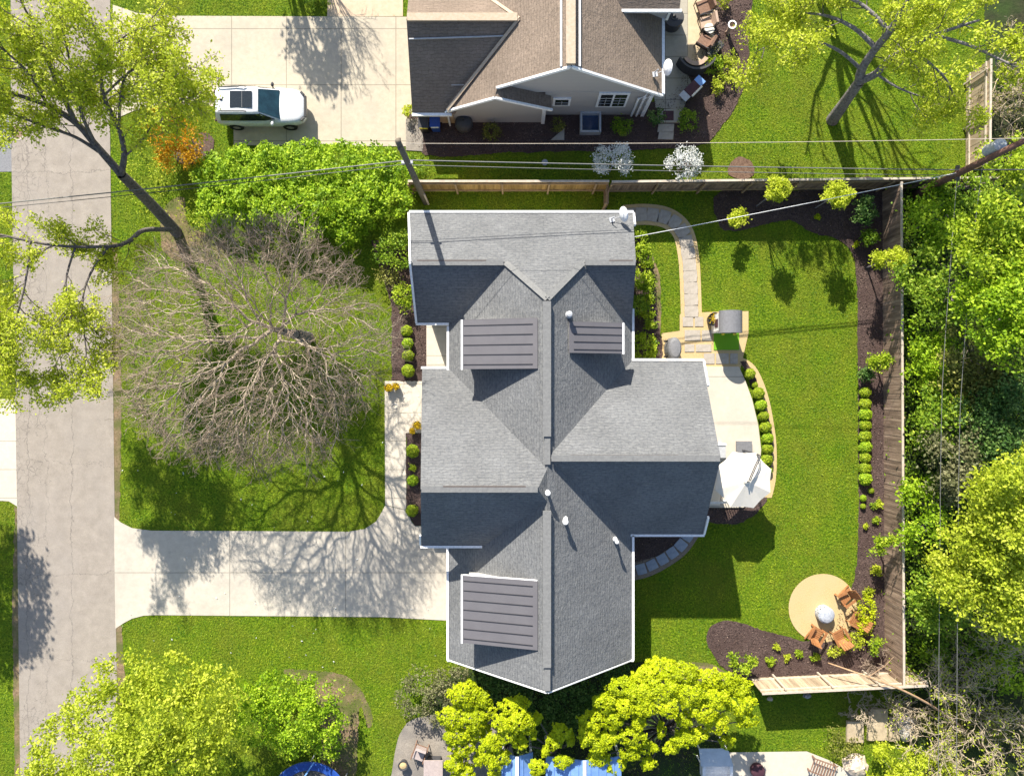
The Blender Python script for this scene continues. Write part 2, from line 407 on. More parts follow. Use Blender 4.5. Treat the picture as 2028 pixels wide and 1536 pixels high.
F_lime = foliage_mat('lime_leaves', (.26, .34, .012), (.54, .62, .035), (.78, .80, .12), .5)
F_ytree = foliage_mat('yellow_green_leaves', (.18, .26, .012), (.45, .53, .03), (.70, .73, .10), .45)
F_gold = foliage_mat('golden_leaves', (.20, .27, .004), (.46, .55, .007), (.70, .72, .02), .35)
F_hedge = foliage_mat('hedge_leaves', (.06, .16, .005), (.28, .44, .012), (.60, .74, .05), .4)
F_mid = foliage_mat('mid_green_leaves', (.04, .10, .008), (.18, .30, .015), (.44, .54, .05), .36)
F_dark = foliage_mat('dark_green_leaves', (.02, .06, .010), (.08, .17, .03), (.28, .38, .10), .3)
F_olive = foliage_mat('olive_leaves', (.05, .06, .012), (.17, .18, .03), (.38, .36, .08), .25)
F_bright = foliage_mat('bright_green_leaves', (.08, .17, .006), (.30, .42, .015), (.60, .68, .06), .4)
F_box = foliage_mat('boxwood_leaves', (.07, .14, .005), (.24, .34, .010), (.46, .52, .03), .3)
F_orange = foliage_mat('orange_leaves', (.34, .26, .012), (.66, .36, .012), (.80, .46, .03), .45)
F_white = foliage_mat('white_blossom', (.30, .33, .30), (.66, .67, .64), (.82, .82, .80), .2)
F_yflower = foliage_mat('yellow_flowers', (.50, .30, .005), (.72, .48, .008), (.80, .60, .02), .2)
F_grey = foliage_mat('grey_green_leaves', (.07, .07, .03), (.16, .17, .07), (.30, .27, .15), .25)
F_purple = foliage_mat('red_brown_leaves', (.06, .02, .02), (.12, .05, .045), (.2, .09, .08), .2)

# ------------------------------------------------------------------ vegetation helpers
def leaf_mesh(name, P, tint, size, rng, up=.6, aspect=.55, jitter=.35, bias=None):
    n = len(P)
    nr = rng.normal(size=(n, 3)); nr /= np.linalg.norm(nr, axis=1)[:, None]; nr[:, 2] = np.abs(nr[:, 2])+up
    if bias is not None: nr += bias
    nr /= np.linalg.norm(nr, axis=1)[:, None]
    t = rng.normal(size=(n, 3)); t -= (t*nr).sum(1)[:, None]*nr; t /= np.linalg.norm(t, axis=1)[:, None]
    b = np.cross(nr, t)
    L = (size*(1+rng.uniform(-jitter, jitter, n)))[:, None]*.5; W = L*aspect
    V = np.stack([P-t*L, P+b*W-t*L*.1, P+t*L, P-b*W-t*L*.1], 1).reshape(-1, 3)
    me = bpy.data.meshes.new(name)
    me.vertices.add(4*n); me.vertices.foreach_set('co', V.astype(np.float32).ravel())
    me.loops.add(4*n); me.loops.foreach_set('vertex_index', np.arange(4*n, dtype=np.int32))
    me.polygons.add(n); me.polygons.foreach_set('loop_start', np.arange(0, 4*n, 4, dtype=np.int32))
    me.update(calc_edges=True)
    a_ = me.attributes.new('tint', 'FLOAT', 'FACE'); a_.data.foreach_set('value', np.clip(tint, 0, 1).astype(np.float32))
    return me

def clusters(blobs, density, rng, gap=0.0, gscale=.9, shell=.5, low=-.35):
    """cluster centres spread through ellipsoids (cx, cy, cz, rx, ry, rz)"""
    out = []
    for (cx, cy, cz, rx, ry, rz) in blobs:
        n = int(density*(rx*ry*rz)**(2/3)*4)+3
        d = rng.normal(size=(n*3, 3)); d /= np.linalg.norm(d, axis=1)[:, None]
        d = d[d[:, 2] > low][:n]
        r = (shell+(1-shell)*rng.random(len(d))**.6)[:, None]
        p = np.array([cx, cy, cz])+d*r*np.array([rx, ry, rz])
        # uneven outline
        for q in p:
            if gap and mnoise.noise(Vector(q)*gscale) < gap-.25: continue
            out.append(q)
    if len(out) < 5: return clusters(blobs, density, rng, 0, gscale, shell, low)
    return np.array(out)

def spray(C, per, spread, rng, flat_=.7):
    P = np.repeat(C, per, 0)+rng.normal(0, 1, (len(C)*per, 3))*np.array([spread, spread, spread*flat_])
    ct = np.repeat(rng.random(len(C)), per)
    return P, ct*.55+rng.random(len(P))*.45

def seg_mesh(name, segs, sides=4):
    """tapered prisms for many branch segments (p, q, r0, r1)"""
    S = np.array([[*p, *q, a_, b_] for p, q, a_, b_ in segs]); p, q = S[:, :3], S[:, 3:6]
    d = q-p; d /= np.maximum(np.linalg.norm(d, axis=1), 1e-6)[:, None]
    up = np.where(np.abs(d[:, 2:3]) < .9, [[0, 0, 1.]], [[1., 0, 0]])
    x = np.cross(d, up); x /= np.linalg.norm(x, axis=1)[:, None]; y = np.cross(d, x)
    V = []
    for c, r in ((p, S[:, 6:7]), (q, S[:, 7:8])):
        for k in range(sides):
            an = 2*math.pi*k/sides; V.append(c+(x*math.cos(an)+y*math.sin(an))*r)
    V = np.stack(V, 1).reshape(-1, 3); n = len(S)
    F = np.array([(k, (k+1) % sides, sides+(k+1) % sides, sides+k) for k in range(sides)])
    F = (F[None]+(np.arange(n)*2*sides)[:, None, None]).reshape(-1, 4)
    me = bpy.data.meshes.new(name)
    me.vertices.add(len(V)); me.vertices.foreach_set('co', V.astype(np.float32).ravel())
    me.loops.add(F.size); me.loops.foreach_set('vertex_index', F.astype(np.int32).ravel())
    me.polygons.add(len(F)); me.polygons.foreach_set('loop_start', np.arange(0, F.size, 4, dtype=np.int32))
    me.update(calc_edges=True); return me

def grow(p, d, L, r, lev, spec, rnd, segs, tips, zmin=.4):
    """recursive branch; spec[lev] = (segments, children, length ratio, spread angle, wiggle, upward pull)"""
    ns, nc, lr, ang, wig, pull = spec[lev]
    p = Vector(p); d = Vector(d).normalized(); pts = [p.copy()]
    for i in range(ns):
        d = (d+Vector((rnd.gauss(0, wig), rnd.gauss(0, wig), rnd.gauss(0, wig)+pull))).normalized()
        q = p+d*L/ns
        if q.z < zmin: d.z = abs(d.z); q = p+d*L/ns
        f0, f1 = 1-.75*i/ns, 1-.75*(i+1)/ns
        segs.append((tuple(p), tuple(q), r*f0, r*f1, lev)); p = q; pts.append(p.copy())
    if lev+1 < len(spec):
        for c in range(nc):
            t = .22+.78*(c+rnd.random())/nc
            k = min(int(t*ns), ns-1); q = pts[k].lerp(pts[k+1], t*ns-k)
            dd = (pts[k+1]-pts[k]).normalized()
            ax = Vector((rnd.gauss(0, 1), rnd.gauss(0, 1), rnd.gauss(0, .7))); ax = (ax-dd*ax.dot(dd)).normalized()
            an = math.radians(ang*rnd.uniform(.6, 1.3)); nd_ = dd*math.cos(an)+ax*math.sin(an)
            grow(q, nd_, L*lr*rnd.uniform(.65, 1.25)*(1.15-.5*t), r*(1-.6*t)*.55, lev+1, spec, rnd, segs, tips, zmin)
    else: tips.append((tuple(p), tuple(d)))

def split_segs(name1, name2, segs, lev_cut, mat1, mat2, parent):
    a_ = [s[:4] for s in segs if s[4] <= lev_cut]; b_ = [s[:4] for s in segs if s[4] > lev_cut]
    o1 = finish(name1, seg_mesh(name1, a_, 7), mat1, parent, smooth_=True) if a_ else None
    o2 = finish(name2, seg_mesh(name2, b_, 3), mat2, parent) if b_ else None
    return o1, o2

def limb(segs, pts, rads, lev=0):
    sp = smooth([(*p, r) for p, r in zip(pts, rads)], 5)
    for a_, b_ in zip(sp[:-1], sp[1:]): segs.append((a_[:3], b_[:3], a_[3], b_[3], lev))
    return [Vector(s[:3]) for s in sp]

SEED = [100]
def rg():
    SEED[0] += 1; return np.random.default_rng(SEED[0])

def crown_tree(name, label, cat, base, blobs, mat, bark, density=9, per=26, spread=.28, size=.2, gap=0., trunk_r=.14, group=None, up=.5, shell=.5, flat_=.7, gscale=.9, limbs=9, low=-.35):
    rng = rg(); rnd = random.Random(SEED[0])
    t = thing(name, (base[0], base[1], 0), label, cat, group)
    C = clusters(blobs, density, rng, gap, gscale, shell, low)
    P, ti = spray(C, per, spread, rng, flat_)
    P[:, 2] = np.maximum(P[:, 2], .05)
    finish('crown', leaf_mesh('crown', P, ti, size, rng, up), mat, t)
    segs = []; cz = min(b[2]-b[5]*.3 for b in blobs); hub = Vector((base[0], base[1], max(.3, cz*.55)))
    segs.append(((base[0], base[1], 0), tuple(hub), trunk_r*1.2, trunk_r, 0))
    for k in range(min(limbs, len(C))):
        c = Vector(C[rnd.randrange(len(C))]); mid = hub.lerp(c, .5)+Vector((rnd.gauss(0, .15), rnd.gauss(0, .15), .2))
        limb(segs, [hub, mid, c], [trunk_r*.6, trunk_r*.35, trunk_r*.12])
    finish('trunk', seg_mesh('trunk', [s[:4] for s in segs], 6), bark, t, smooth_=True)
    return t

def blobs_at(lst, rz=.8):
    """(px, py, z, radius in m) -> ellipsoids"""
    out = []
    for b in lst:
        c = at(b[0], b[1], b[2]); rx = b[3]; ry = b[4] if len(b) > 4 else rx
        out.append((c.x, c.y, c.z, rx, ry, (rx+ry)/2*rz))
    return out

# ------------------------------------------------------------------ ground and paving (the setting)
def sheet(name, pts, z, mat, th=0):
    m = MB(); n = len(pts)
    if th: m.prism(list(pts), z-th, z)
    else:
        ar = sum(pts[i][0]*pts[(i+1) % n][1]-pts[(i+1) % n][0]*pts[i][1] for i in range(n))
        if ar < 0: pts = list(pts)[::-1]
        m.add([(p[0], p[1], z) for p in pts], [tuple(range(n))])
    return props(m.build(name, mat), kind='structure')

NOGRASS = []; THIN = []; BEDS = []
def paved(name, px, z, mat, sm=0, th=0, keep=True):
    pts = poly_at(px)
    if sm: pts = smooth(pts, sm, True)
    if name.startswith(('mulch', 'soil', 'bare')):
        q_ = [Vector((*p, 0)) for p in pts]; pts = []
        for a0, b0 in zip(q_, q_[1:]+q_[:1]):
            m_ = max(1, int((b0-a0).length/.12))
            for k in range(m_):
                p_ = a0.lerp(b0, k/m_); jx = mnoise.noise_vector(p_*2.6)*.07+mnoise.noise_vector(p_*7)*.04; pts.append((p_.x+jx.x, p_.y+jx.y))
    if name == 'mulch_bed' and keep: BEDS.append(pts)
    if name == 'bare_soil': THIN.append(pts)
    elif keep: NOGRASS.append(pts)
    return sheet(name, pts, z, mat, th)

sheet('ground', [(-90, -90), (90, -90), (90, 90), (-90, 90)], 0, M_lawn)
paved('road', [(20, -1400), (222, -1400), (218, 240), (226, 900), (230, 1240), (236, 1600), (240, 3000), (38, 3000), (40, 1500), (34, 1000), (22, 240)], .020, M_road)
paved('soil_verge', [(222, 480), (232, 480), (240, 700), (240, 900), (236, 1030), (226, 1026)], .010, M_soil)
paved('soil_verge', [(228, 1235), (240, 1238), (248, 1340), (240, 1400), (233, 1400)], .010, M_soil)
paved('soil_verge', [(30, 1000), (37, 1010), (42, 1536), (30, 1536), (24, 1200)], .010, M_soil)
paved('side_road', [(-600, 225), (24, 225), (27, 340), (-600, 350)], .012, M_asph)
paved('opposite_driveway', [(-600, 790), (30, 790), (38, 900), (34, 1002), (18, 992), (-600, 960)], .016, M_walk)
top = [(226, 1022), (240, 1034), (262, 1045), (300, 1050), (690, 1052), (722, 1047), (745, 1032), (758, 1010), (763, 985)]
walk = [(763, 985), (762, 754), (852, 754), (852, 857), (804, 857), (805, 1012), (815, 1032), (822, 1041), (905, 1041), (905, 1229), (890, 1228)]
bot = [(760, 1221), (310, 1217), (285, 1218), (262, 1224), (245, 1233), (229, 1244)]
paved('driveway', [(226, 1022)]+top[1:-1]+[(763, 1000), (805, 1010), (815, 1032), (822, 1041), (905, 1041), (905, 1229), (890, 1228)]+bot, .024, M_conc)
paved('walkway', [(763, 999), (762, 754), (852, 754), (852, 857), (804, 857), (805, 1009)], .028, M_walk)
paved('entry_slab', [(845, 630), (905, 630), (905, 735), (845, 735)], .10, M_walk, th=.1)
nd_ = [(224, 10), (270, 26), (330, 32), (805, 34), (830, 34), (830, 228), (806, 240), (804, 290), (463, 288), (463, 250), (430, 211), (385, 209), (310, 210), (265, 220), (238, 232), (222, 240)]
paved('neighbour_driveway', nd_, .024, M_conc2)
paved('front_walk', [(655, -200), (798, -200), (798, 33), (648, 33)], .020, surf('warm_concrete', (.50, .38, .26), (.60, .47, .34), 4, .9, .2))
# mulch beds
bed_e = smooth([(1425, 378), (1580, 376), (1752, 372), (1756, 700), (1758, 1000), (1760, 1332), (1640, 1338), (1480, 1345), (1435, 1325), (1412, 1295), (1399, 1265), (1408, 1238), (1440, 1228), (1478, 1236), (1520, 1250), (1562, 1260), (1600, 1268), (1650, 1240), (1672, 1195), (1690, 1150), (1698, 1090), (1700, 1000), (1699, 800), (1697, 600), (1690, 510), (1660, 475), (1610, 462), (1560, 437), (1500, 448), (1460, 458), (1425, 448)], 4, True)
paved('mulch_bed', bed_e, .034, M_mulch)
paved('mulch_bed', [(735, 478), (812, 470), (850, 470), (850, 640), (848, 754), (776, 754), (776, 610), (762, 560)], .034, M_mulch)
paved('mulch_bed', [(805, 858), (880, 858), (880, 1040), (822, 1040), (814, 1030), (805, 1012)], .034, M_mulch)
paved('mulch_bed', smooth([(1240, 468), (1272, 478), (1288, 520), (1296, 580), (1304, 640), (1309, 712), (1240, 714)], 4, True), .034, M_mulch)
nb = smooth([(806, 226), (838, 226), (1000, 226), (1180, 205), (1310, 200), (1340, 170), (1388, 60), (1388, -60), (1484, -60), (1484, 60), (1480, 140), (1455, 215), (1420, 262), (1395, 285), (1300, 296), (1150, 300), (1000, 303), (840, 306)], 3, True)
paved('mulch_bed', nb, .034, M_mulch)
paved('gravel_strip', [(804, 236), (838, 236), (838, 300), (804, 298)], .040, M_gravel)
paved('mulch_ring', smooth([(1442, 345), (1447, 322), (1467, 311), (1488, 322), (1494, 345), (1468, 356)], 4, True), .034, surf('pale_mulch', (.09, .05, .035), (.20, .13, .09), 12, .95, .8, .05))
paved('mulch_ring', smooth([(345, 300), (375, 275), (405, 262), (425, 285), (408, 315), (360, 325)], 4, True), .034, surf('brown_mulch', (.05, .032, .028), (.16, .11, .09), 12, .95, .8, .05))
paved('bare_soil', smooth([(318, 440), (335, 400), (365, 392), (372, 440), (420, 470), (470, 500), (380, 520), (325, 500)], 4, True), .008, M_soil)
paved('bare_soil', smooth([(560, 1330), (600, 1326), (650, 1330), (685, 1338), (718, 1372), (738, 1420), (728, 1440), (712, 1400), (700, 1560), (640, 1560), (630, 1400)], 4, True), .008, M_soil)
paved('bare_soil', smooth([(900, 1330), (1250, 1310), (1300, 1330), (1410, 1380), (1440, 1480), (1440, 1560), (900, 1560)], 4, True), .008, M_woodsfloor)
paved('bare_soil', smooth([(1290, 1318), (1400, 1312), (1440, 1345), (1360, 1345)], 4, True), .014, M_soil)
paved('bare_soil', smooth([(1292, 505), (1308, 560), (1308, 660), (1300, 640), (1294, 560)], 3, True), .016, M_soil)
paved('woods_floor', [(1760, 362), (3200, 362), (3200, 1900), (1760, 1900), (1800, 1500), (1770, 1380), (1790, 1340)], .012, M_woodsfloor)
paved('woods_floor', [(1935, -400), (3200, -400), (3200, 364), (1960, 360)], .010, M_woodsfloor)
# stone path round the house, base of tan gravel
def band(center, hw):
    c = [Vector((p[0], p[1])) for p in center]; l, r = [], []
    for i, p in enumerate(c):
        d = (c[min(i+1, len(c)-1)]-c[max(i-1, 0)]).normalized(); nrm = Vector((-d.y, d.x))
        l.append(tuple(p+nrm*hw)); r.append(tuple(p-nrm*hw))
    return l+r[::-1]
pathc = [tuple(at(x, y))[:2] for x, y in smooth([(1235, 427), (1285, 425), (1325, 434), (1352, 460), (1363, 505), (1367, 560), (1369, 628)], 6)]
p1 = band(pathc, .56); NOGRASS.append(p1); sheet('path', p1, .026, M_sand)
paved('paver_patio', [(1346, 622), (1400, 618), (1482, 616), (1482, 660), (1470, 712), (1466, 730), (1388, 730), (1240, 716), (1310, 712), (1310, 660), (1346, 655)], .030, M_sand)
pc2 = [tuple(at(x, y))[:2] for x, y in smooth([(1235, 1132), (1275, 1124), (1312, 1106), (1345, 1082), (1368, 1050)], 6)]
p2 = band(pc2, .52); NOGRASS.append(p2); sheet('path', p2, .030, surf('brown_gravel', (.16, .12, .09), (.30, .24, .18), 18, .95, .5, .03))
paved('mulch_bed', [(1240, 1050), (1368, 1050), (1335, 1080), (1300, 1100), (1262, 1113), (1240, 1114)], .034, M_mulch)
patio_px = [(1300, 726), (1462, 726), (1474, 752), (1488, 790), (1500, 840), (1506, 890), (1500, 950), (1486, 995), (1470, 1004), (1300, 1004)]
paved('patio', patio_px, .12, M_patio, th=.12)
arc_in = smooth([(1464, 716), (1480, 742), (1500, 800), (1512, 850), (1516, 900), (1510, 950), (1500, 985)], 5)
arc_out = smooth([(1466, 706), (1496, 726), (1520, 780), (1534, 850), (1538, 900), (1536, 950), (1528, 985)], 5)
paved('gravel_edging', [(1462, 710)]+arc_out+arc_in[::-1], .0215, M_sand)
paved('mulch_bed', arc_in+[(x+13, y) for x, y in arc_in][::-1], .038, M_mulch)
paved('mulch_bed', smooth([(1395, 1004), (1460, 1002), (1520, 985), (1490, 1022), (1450, 1038), (1400, 1030)], 4, True), .026, M_mulch)
cc = at(1629, 1203); paved_c = [(cc.x+1.83*math.cos(t*math.pi/24), cc.y+1.83*math.sin(t*math.pi/24)) for t in range(48)]
NOGRASS.append(paved_c); sheet('gravel_circle', paved_c, .042, M_sand)
paved('neighbour_patio', [(1290, -80), (1392, -80), (1392, 20), (1386, 90), (1362, 150), (1372, 170), (1352, 218), (1298, 214), (1290, 150)], .044, M_patio2)
paved('neighbour_patio', [(1362, -80), (1416, -80), (1414, 110), (1390, 140), (1362, 148)], .048, surf('cream_paving', (.52, .40, .25), (.62, .50, .34), 3, .9, .2))
paved('gravel_yard', smooth([(826, 1420), (796, 1445), (784, 1480), (776, 1530), (760, 1640), (1010, 1640), (1000, 1430), (920, 1410)], 4, True), .030, M_gravel)
paved('cream_patio', [(1440, 1488), (1597, 1486), (1640, 1503), (1690, 1530), (1740, 1640), (1430, 1640)], .050, M_patio)
# lawn mower stripes are left to the blades; a mat of artificial turf stays a thing

# ------------------------------------------------------------------ grass blades (nobody could count them)
def inside(P, poly):
    x, y = P[:, 0], P[:, 1]; ins = np.zeros(len(P), bool); n = len(poly); j = n-1
    for i in range(n):
        xi, yi = poly[i][:2]; xj, yj = poly[j][:2]
        if yi != yj:
            c = ((yi > y) != (yj > y)) & (x < (xj-xi)*(y-yi)/(yj-yi)+xi); ins ^= c
        j = i
    return ins

rng = rg(); NG = 420000
G = np.stack([rng.uniform(-28.5, 28.5, NG), rng.uniform(-21.5, 21.5, NG)], 1)
HOUSE_FP = [(-4.3, 8.2), (5.6, 8.2), (5.6, .9), (9, .9), (9, -6.8), (5.6, -6.8), (5.6, -13), (-2.8, -13), (-2.8, -7.3), (-4.2, -7.3), (-4.2, .6), (-2.8, .6), (-2.8, 3.4), (-4.3, 3.4)]
NB_FP = [(-5.2, 14.2), (7, 14.2), (7, 24), (-5.2, 24)]
keepg = np.ones(NG, bool)
for poly in NOGRASS+[HOUSE_FP, NB_FP]: keepg &= ~inside(G, poly)
for poly in THIN: keepg &= ~(inside(G, poly) & (rng.random(NG) < .55))
G = G[keepg]; n = len(G)
an = rng.uniform(0, 2*math.pi, n); ln = rng.uniform(.03, .085, n); h = rng.uniform(.02, .07, n); wd = rng.uniform(.012, .026, n)
dx, dy = np.cos(an), np.sin(an)
V = np.stack([np.stack([G[:, 0]-dy*wd, G[:, 1]+dx*wd, np.full(n, .004)], 1), np.stack([G[:, 0]+dy*wd, G[:, 1]-dx*wd, np.full(n, .004)], 1), np.stack([G[:, 0]+dx*ln, G[:, 1]+dy*ln, h], 1)], 1).reshape(-1, 3)
me = bpy.data.meshes.new('grass'); me.vertices.add(3*n); me.vertices.foreach_set('co', V.astype(np.float32).ravel())
me.loops.add(3*n); me.loops.foreach_set('vertex_index', np.arange(3*n, dtype=np.int32)); me.polygons.add(n); me.polygons.foreach_set('loop_start', np.arange(0, 3*n, 3, dtype=np.int32)); me.update(calc_edges=True)
a_ = me.attributes.new('tint', 'FLOAT', 'FACE')
ph = np.sin(G[:, 0]*1.7+np.sin(G[:, 1]*.9)*1.5)*np.sin(G[:, 1]*1.3+np.sin(G[:, 0]*.7)*2)*.18
a_.data.foreach_set('value', np.clip(rng.beta(2, 2.4, n)+ph, 0, 1).astype(np.float32))
props(finish('grass', me, M_grass), label='short mown green lawn grass covering the yards', cat='grass', kind='stuff')

rng = rg(); CH = []
for poly in BEDS:
    q = np.array(poly); lo, hi = q.min(0), q.max(0); n_ = int(np.prod(hi-lo)*95); c_ = rng.uniform(lo-.05, hi+.05, (n_, 2)); CH.append(c_[inside(c_, poly)])
CH = np.concatenate(CH); CH = np.concatenate([CH, np.full((len(CH), 1), .055)], 1); CH[:, :2] += rng.normal(0, .06, (len(CH), 2)); CH[:, 2] += rng.random(len(CH))*.02
props(finish('mulch_chips', leaf_mesh('mulch_chips', CH, rng.beta(1.3, 2.6, len(CH)), .075, rng, .9, .4), foliage_mat('bark_chips', (.018, .011, .009), (.11, .07, .06), (.36, .26, .20), 0)), 'dark bark chips strewn over the planting beds', 'mulch chips', kind='stuff')

# ------------------------------------------------------------------ the grey house
hs = thing('grey_house', (1.5, -2.5, 0), 'large house with grey shingled roof, metal dormers and white gutters beside the driveway', 'house')
ZR = 6.4
def zw(x): return ZR-(ZR-3)/(1.573+3.11)*(1.573-x)      # main roof, street side
def ze(x): return ZR-(ZR-3)/(5.9-1.573)*(x-1.573)       # main roof, garden side
def zn(y): return 3+.731*(8.61-y)                       # north end
YN = 8.61-(ZR-3)/.731
HW = 1.573-(ZR-5.045)/.726; HE = 1.573+(ZR-5.045)/.786
r = MB()
r.slab([(1.573, YN, ZR), (HW, 5.81, 5.045), (-3.11, 5.5, 3.0), (-3.11, -13.34, 3.0), (1.573, -13.35-.15, ZR)])
r.slab([(1.573, YN, ZR), (HE, 5.81, 5.045), (5.9, 5.5, 3.0), (5.9, -13.34, 3.0), (1.573, -13.35-.15, ZR)])
r.slab([(-5.03, 8.61, 3), (5.95, 8.61, 3), (5.76, 5.81, 5.045), (HE, 5.81, 5.045), (1.573, YN, ZR), (HW, 5.81, 5.045), (-4.66, 5.81, 5.045)])
r.slab([(-4.66, 5.81, 5.045), (HW, 5.81, 5.045), (HW, 3.2, 3.14), (-4.64, 3.2, 3.14)])
r.slab([(HE, 5.81, 5.045), (5.76, 5.81, 5.045), (5.88, 3.0, 3.0), (HE, 3.0, 3.0)])
# street wing, its ridge a little above the main one
YW, ZW = -4.41, 7.0
r.slab([(-4.43, .95, 3.0), (-3.99, YW, ZW), (1.12, YW, ZW), (1.573, -3.58, 6.38), (1.573, .95, 3.0)])
r.slab([(-3.99, YW, ZW), (1.12, YW, ZW), (1.573, -5.08, 6.40), (1.573, -7.47, 4.3), (-4.30, -7.47, 4.3)])
r.slab([(1.12, YW, ZW), (1.573, -3.58, 6.38), (1.60, YW, 6.3), (1.573, -5.08, 6.40)])
# garden wing
r.slab([(1.573, -3.12, ZR), (9.3, -3.12, ZR), (9.38, 1.32, 3.0), (1.573, 1.32, 3.0)])
r.slab([(1.573, -3.12, ZR), (9.3, -3.12, ZR), (9.40, -7.19, 3.0), (1.573, -7.19, 3.0)])
roof = r.build('roof', M_roof, hs)
# ridge caps and vents
c = MB()
def ridge_cap(p, q, wd=.34, ht=.10): c.bar(Vector(p)+Vector((0, 0, .03)), Vector(q)+Vector((0, 0, .03)), wd, ht)
for y0, y1 in ((3.85, -2.15), (-5.45, -12.4)): ridge_cap((1.55, y0, ZR+.03), (1.55, y1, ZR+.03), .36, .13)
ridge_cap((1.573, -2.15, ZR), (1.573, -3.4, ZR), .26, .05); ridge_cap((1.573, -12.4, ZR), (1.573, -13.45, ZR), .26, .05)
ridge_cap((1.573, YN, ZR), (HW, 5.81, 5.06), .26, .06); ridge_cap((1.573, YN, ZR), (HE, 5.81, 5.06), .26, .06)
ridge_cap((-4.6, 5.81, 5.05), (HW-.1, 5.81, 5.05), .26, .06); ridge_cap((HE+.1, 5.81, 5.05), (5.72, 5.81, 5.05), .26, .06)
ridge_cap((-3.95, YW, ZW), (1.12, YW, ZW), .28, .06); ridge_cap((1.75, -3.12, ZR), (9.25, -3.12, ZR), .28, .06)
c.build('ridge_cap', M_ridge, roof)
M_ventd = flat('vent_brown', (.11, .09, .08), .8)
for x0, x1, y, z in ((-4.4, -1.2, 5.9, 5.03), (4.5, 5.6, 5.9, 5.03), (-3.0, .6, YW+.12, ZW-.02), (2.6, 7.4, -3.0, ZR-.03)):
    MB().bar((x0, y, z+.06), (x1, y, z+.06), .06, .05).build('ridge_vent', M_ventd, roof)
# walls
wl = MB()
for fp in ([(-2.8, -13), (5.6, -13), (5.6, 8.2), (-2.8, 8.2)], [(-4.35, 3.5), (-2.81, 3.5), (-2.81, 8.2), (-4.35, 8.2)], [(-3.9, -7.1), (-2.81, -7.1), (-2.81, .6), (-3.9, .6)], [(5.61, -6.8), (8.95, -6.8), (8.95, .95), (5.61, .95)]):
    wl.prism(fp, 0, 2.78)
def gable(m, a_, b_, pk, th):
    a_, b_, pk, th = map(Vector, (a_, b_, pk, th))
    m.add([a_, b_, pk, a_+th, b_+th, pk+th], [(0, 1, 2), (5, 4, 3), (0, 3, 4, 1), (1, 4, 5, 2), (2, 5, 3, 0)])
gable(wl, (-2.8, -12.98, 2.79), (5.6, -12.98, 2.79), (1.573, -12.98, 6.0), (0, .2, 0))
gable(wl, (8.93, -6.8, 2.79), (8.93, .95, 2.79), (8.93, -3.12, 6.0), (-.2, 0, 0))
gable(wl, (-3.88, .6, 2.79), (-3.88, -7.1, 2.79), (-3.88, YW, 6.6), (.2, 0, 0))
gable(wl, (-4.33, 8.2, 2.79), (-4.33, 3.5, 2.79), (-4.33, 5.81, 4.7), (.2, 0, 0))
gable(wl, (5.58, 3.5, 2.79), (5.58, 8.2, 2.79), (5.58, 5.81, 4.7), (-.2, 0, 0))
wl.build('wall', M_sidingw, hs)
# stone bay along the street front with its ledge
MB().prism([(-4.62, -3.4), (-3.91, -3.4), (-3.91, -7.3), (-4.62, -7.3)], 0, 1.1).build('stone_ledge', M_lgrey, hs)
MB().prism([(-4.72, -1.8), (-3.91, -1.8), (-3.91, -3.0), (-4.72, -3.0)], 0, .14).build('doorstep', M_dark, hs)
# gutters, fascia and rake trim
def trim(p, q, wd=.115, ht=.15, name='gutter'): MB().bar(p, q, wd, ht).build(name, M_white, hs)
G0 = .03
trim((-5.06, 8.68, 3-G0), (5.98, 8.68, 3-G0)); trim((-5.08, 8.6, 2.99), (-4.72, 5.81, 5.05), .1, .16, 'rake_trim'); trim((-4.73, 5.81, 5.05), (-4.69, 3.2, 3.14), .1, .16, 'rake_trim')
trim((6.0, 8.6, 2.99), (5.97, 7.9, 3.5), .09, .14, 'rake_trim')
trim((-4.72, 3.14, 3.08), (-3.10, 3.14, 3.08)); trim((-3.16, 3.05, 2.97), (-3.16, .55, 2.97))
trim((-4.48, 1.0, 2.97), (-3.2, 1.0, 2.97)); trim((-4.35, -7.53, 4.26), (-1.42, -7.53, 4.26)); trim((-4.36, -7.45, 4.26), (-4.30, -6.9, 4.74), .07, .10, 'rake_trim')
trim((-3.17, -7.6, 2.97), (-3.17, -13.4, 2.97)); trim((-3.2, -13.42, 2.95), (-2.3, -13.45, 2.98), .1, .14, 'rake_trim')
trim((5.97, -7.25, 2.97), (5.97, -13.4, 2.97)); trim((6.0, -13.42, 2.95), (5.1, -13.45, 3.0), .1, .14, 'rake_trim')
trim((5.6, -7.26, 2.97), (9.48, -7.26, 2.97)); trim((9.47, -7.19, 2.98), (9.44, -6.2, 3.86), .09, .14, 'rake_trim')
trim((5.97, 3.9, 2.97), (5.97, 1.45, 2.97)); trim((5.9, 1.39, 2.97), (9.45, 1.39, 2.97)); trim((9.45, 1.32, 2.98), (9.41, .1, 3.95), .09, .14, 'rake_trim')
for yy, p, q in ((0, (-3.11, -13.42, 2.92), (1.573, -13.58, 6.32)), (0, (1.573, -13.58, 6.32), (5.9, -13.42, 2.92))): trim(p, q, .05, .16, 'rake_trim')
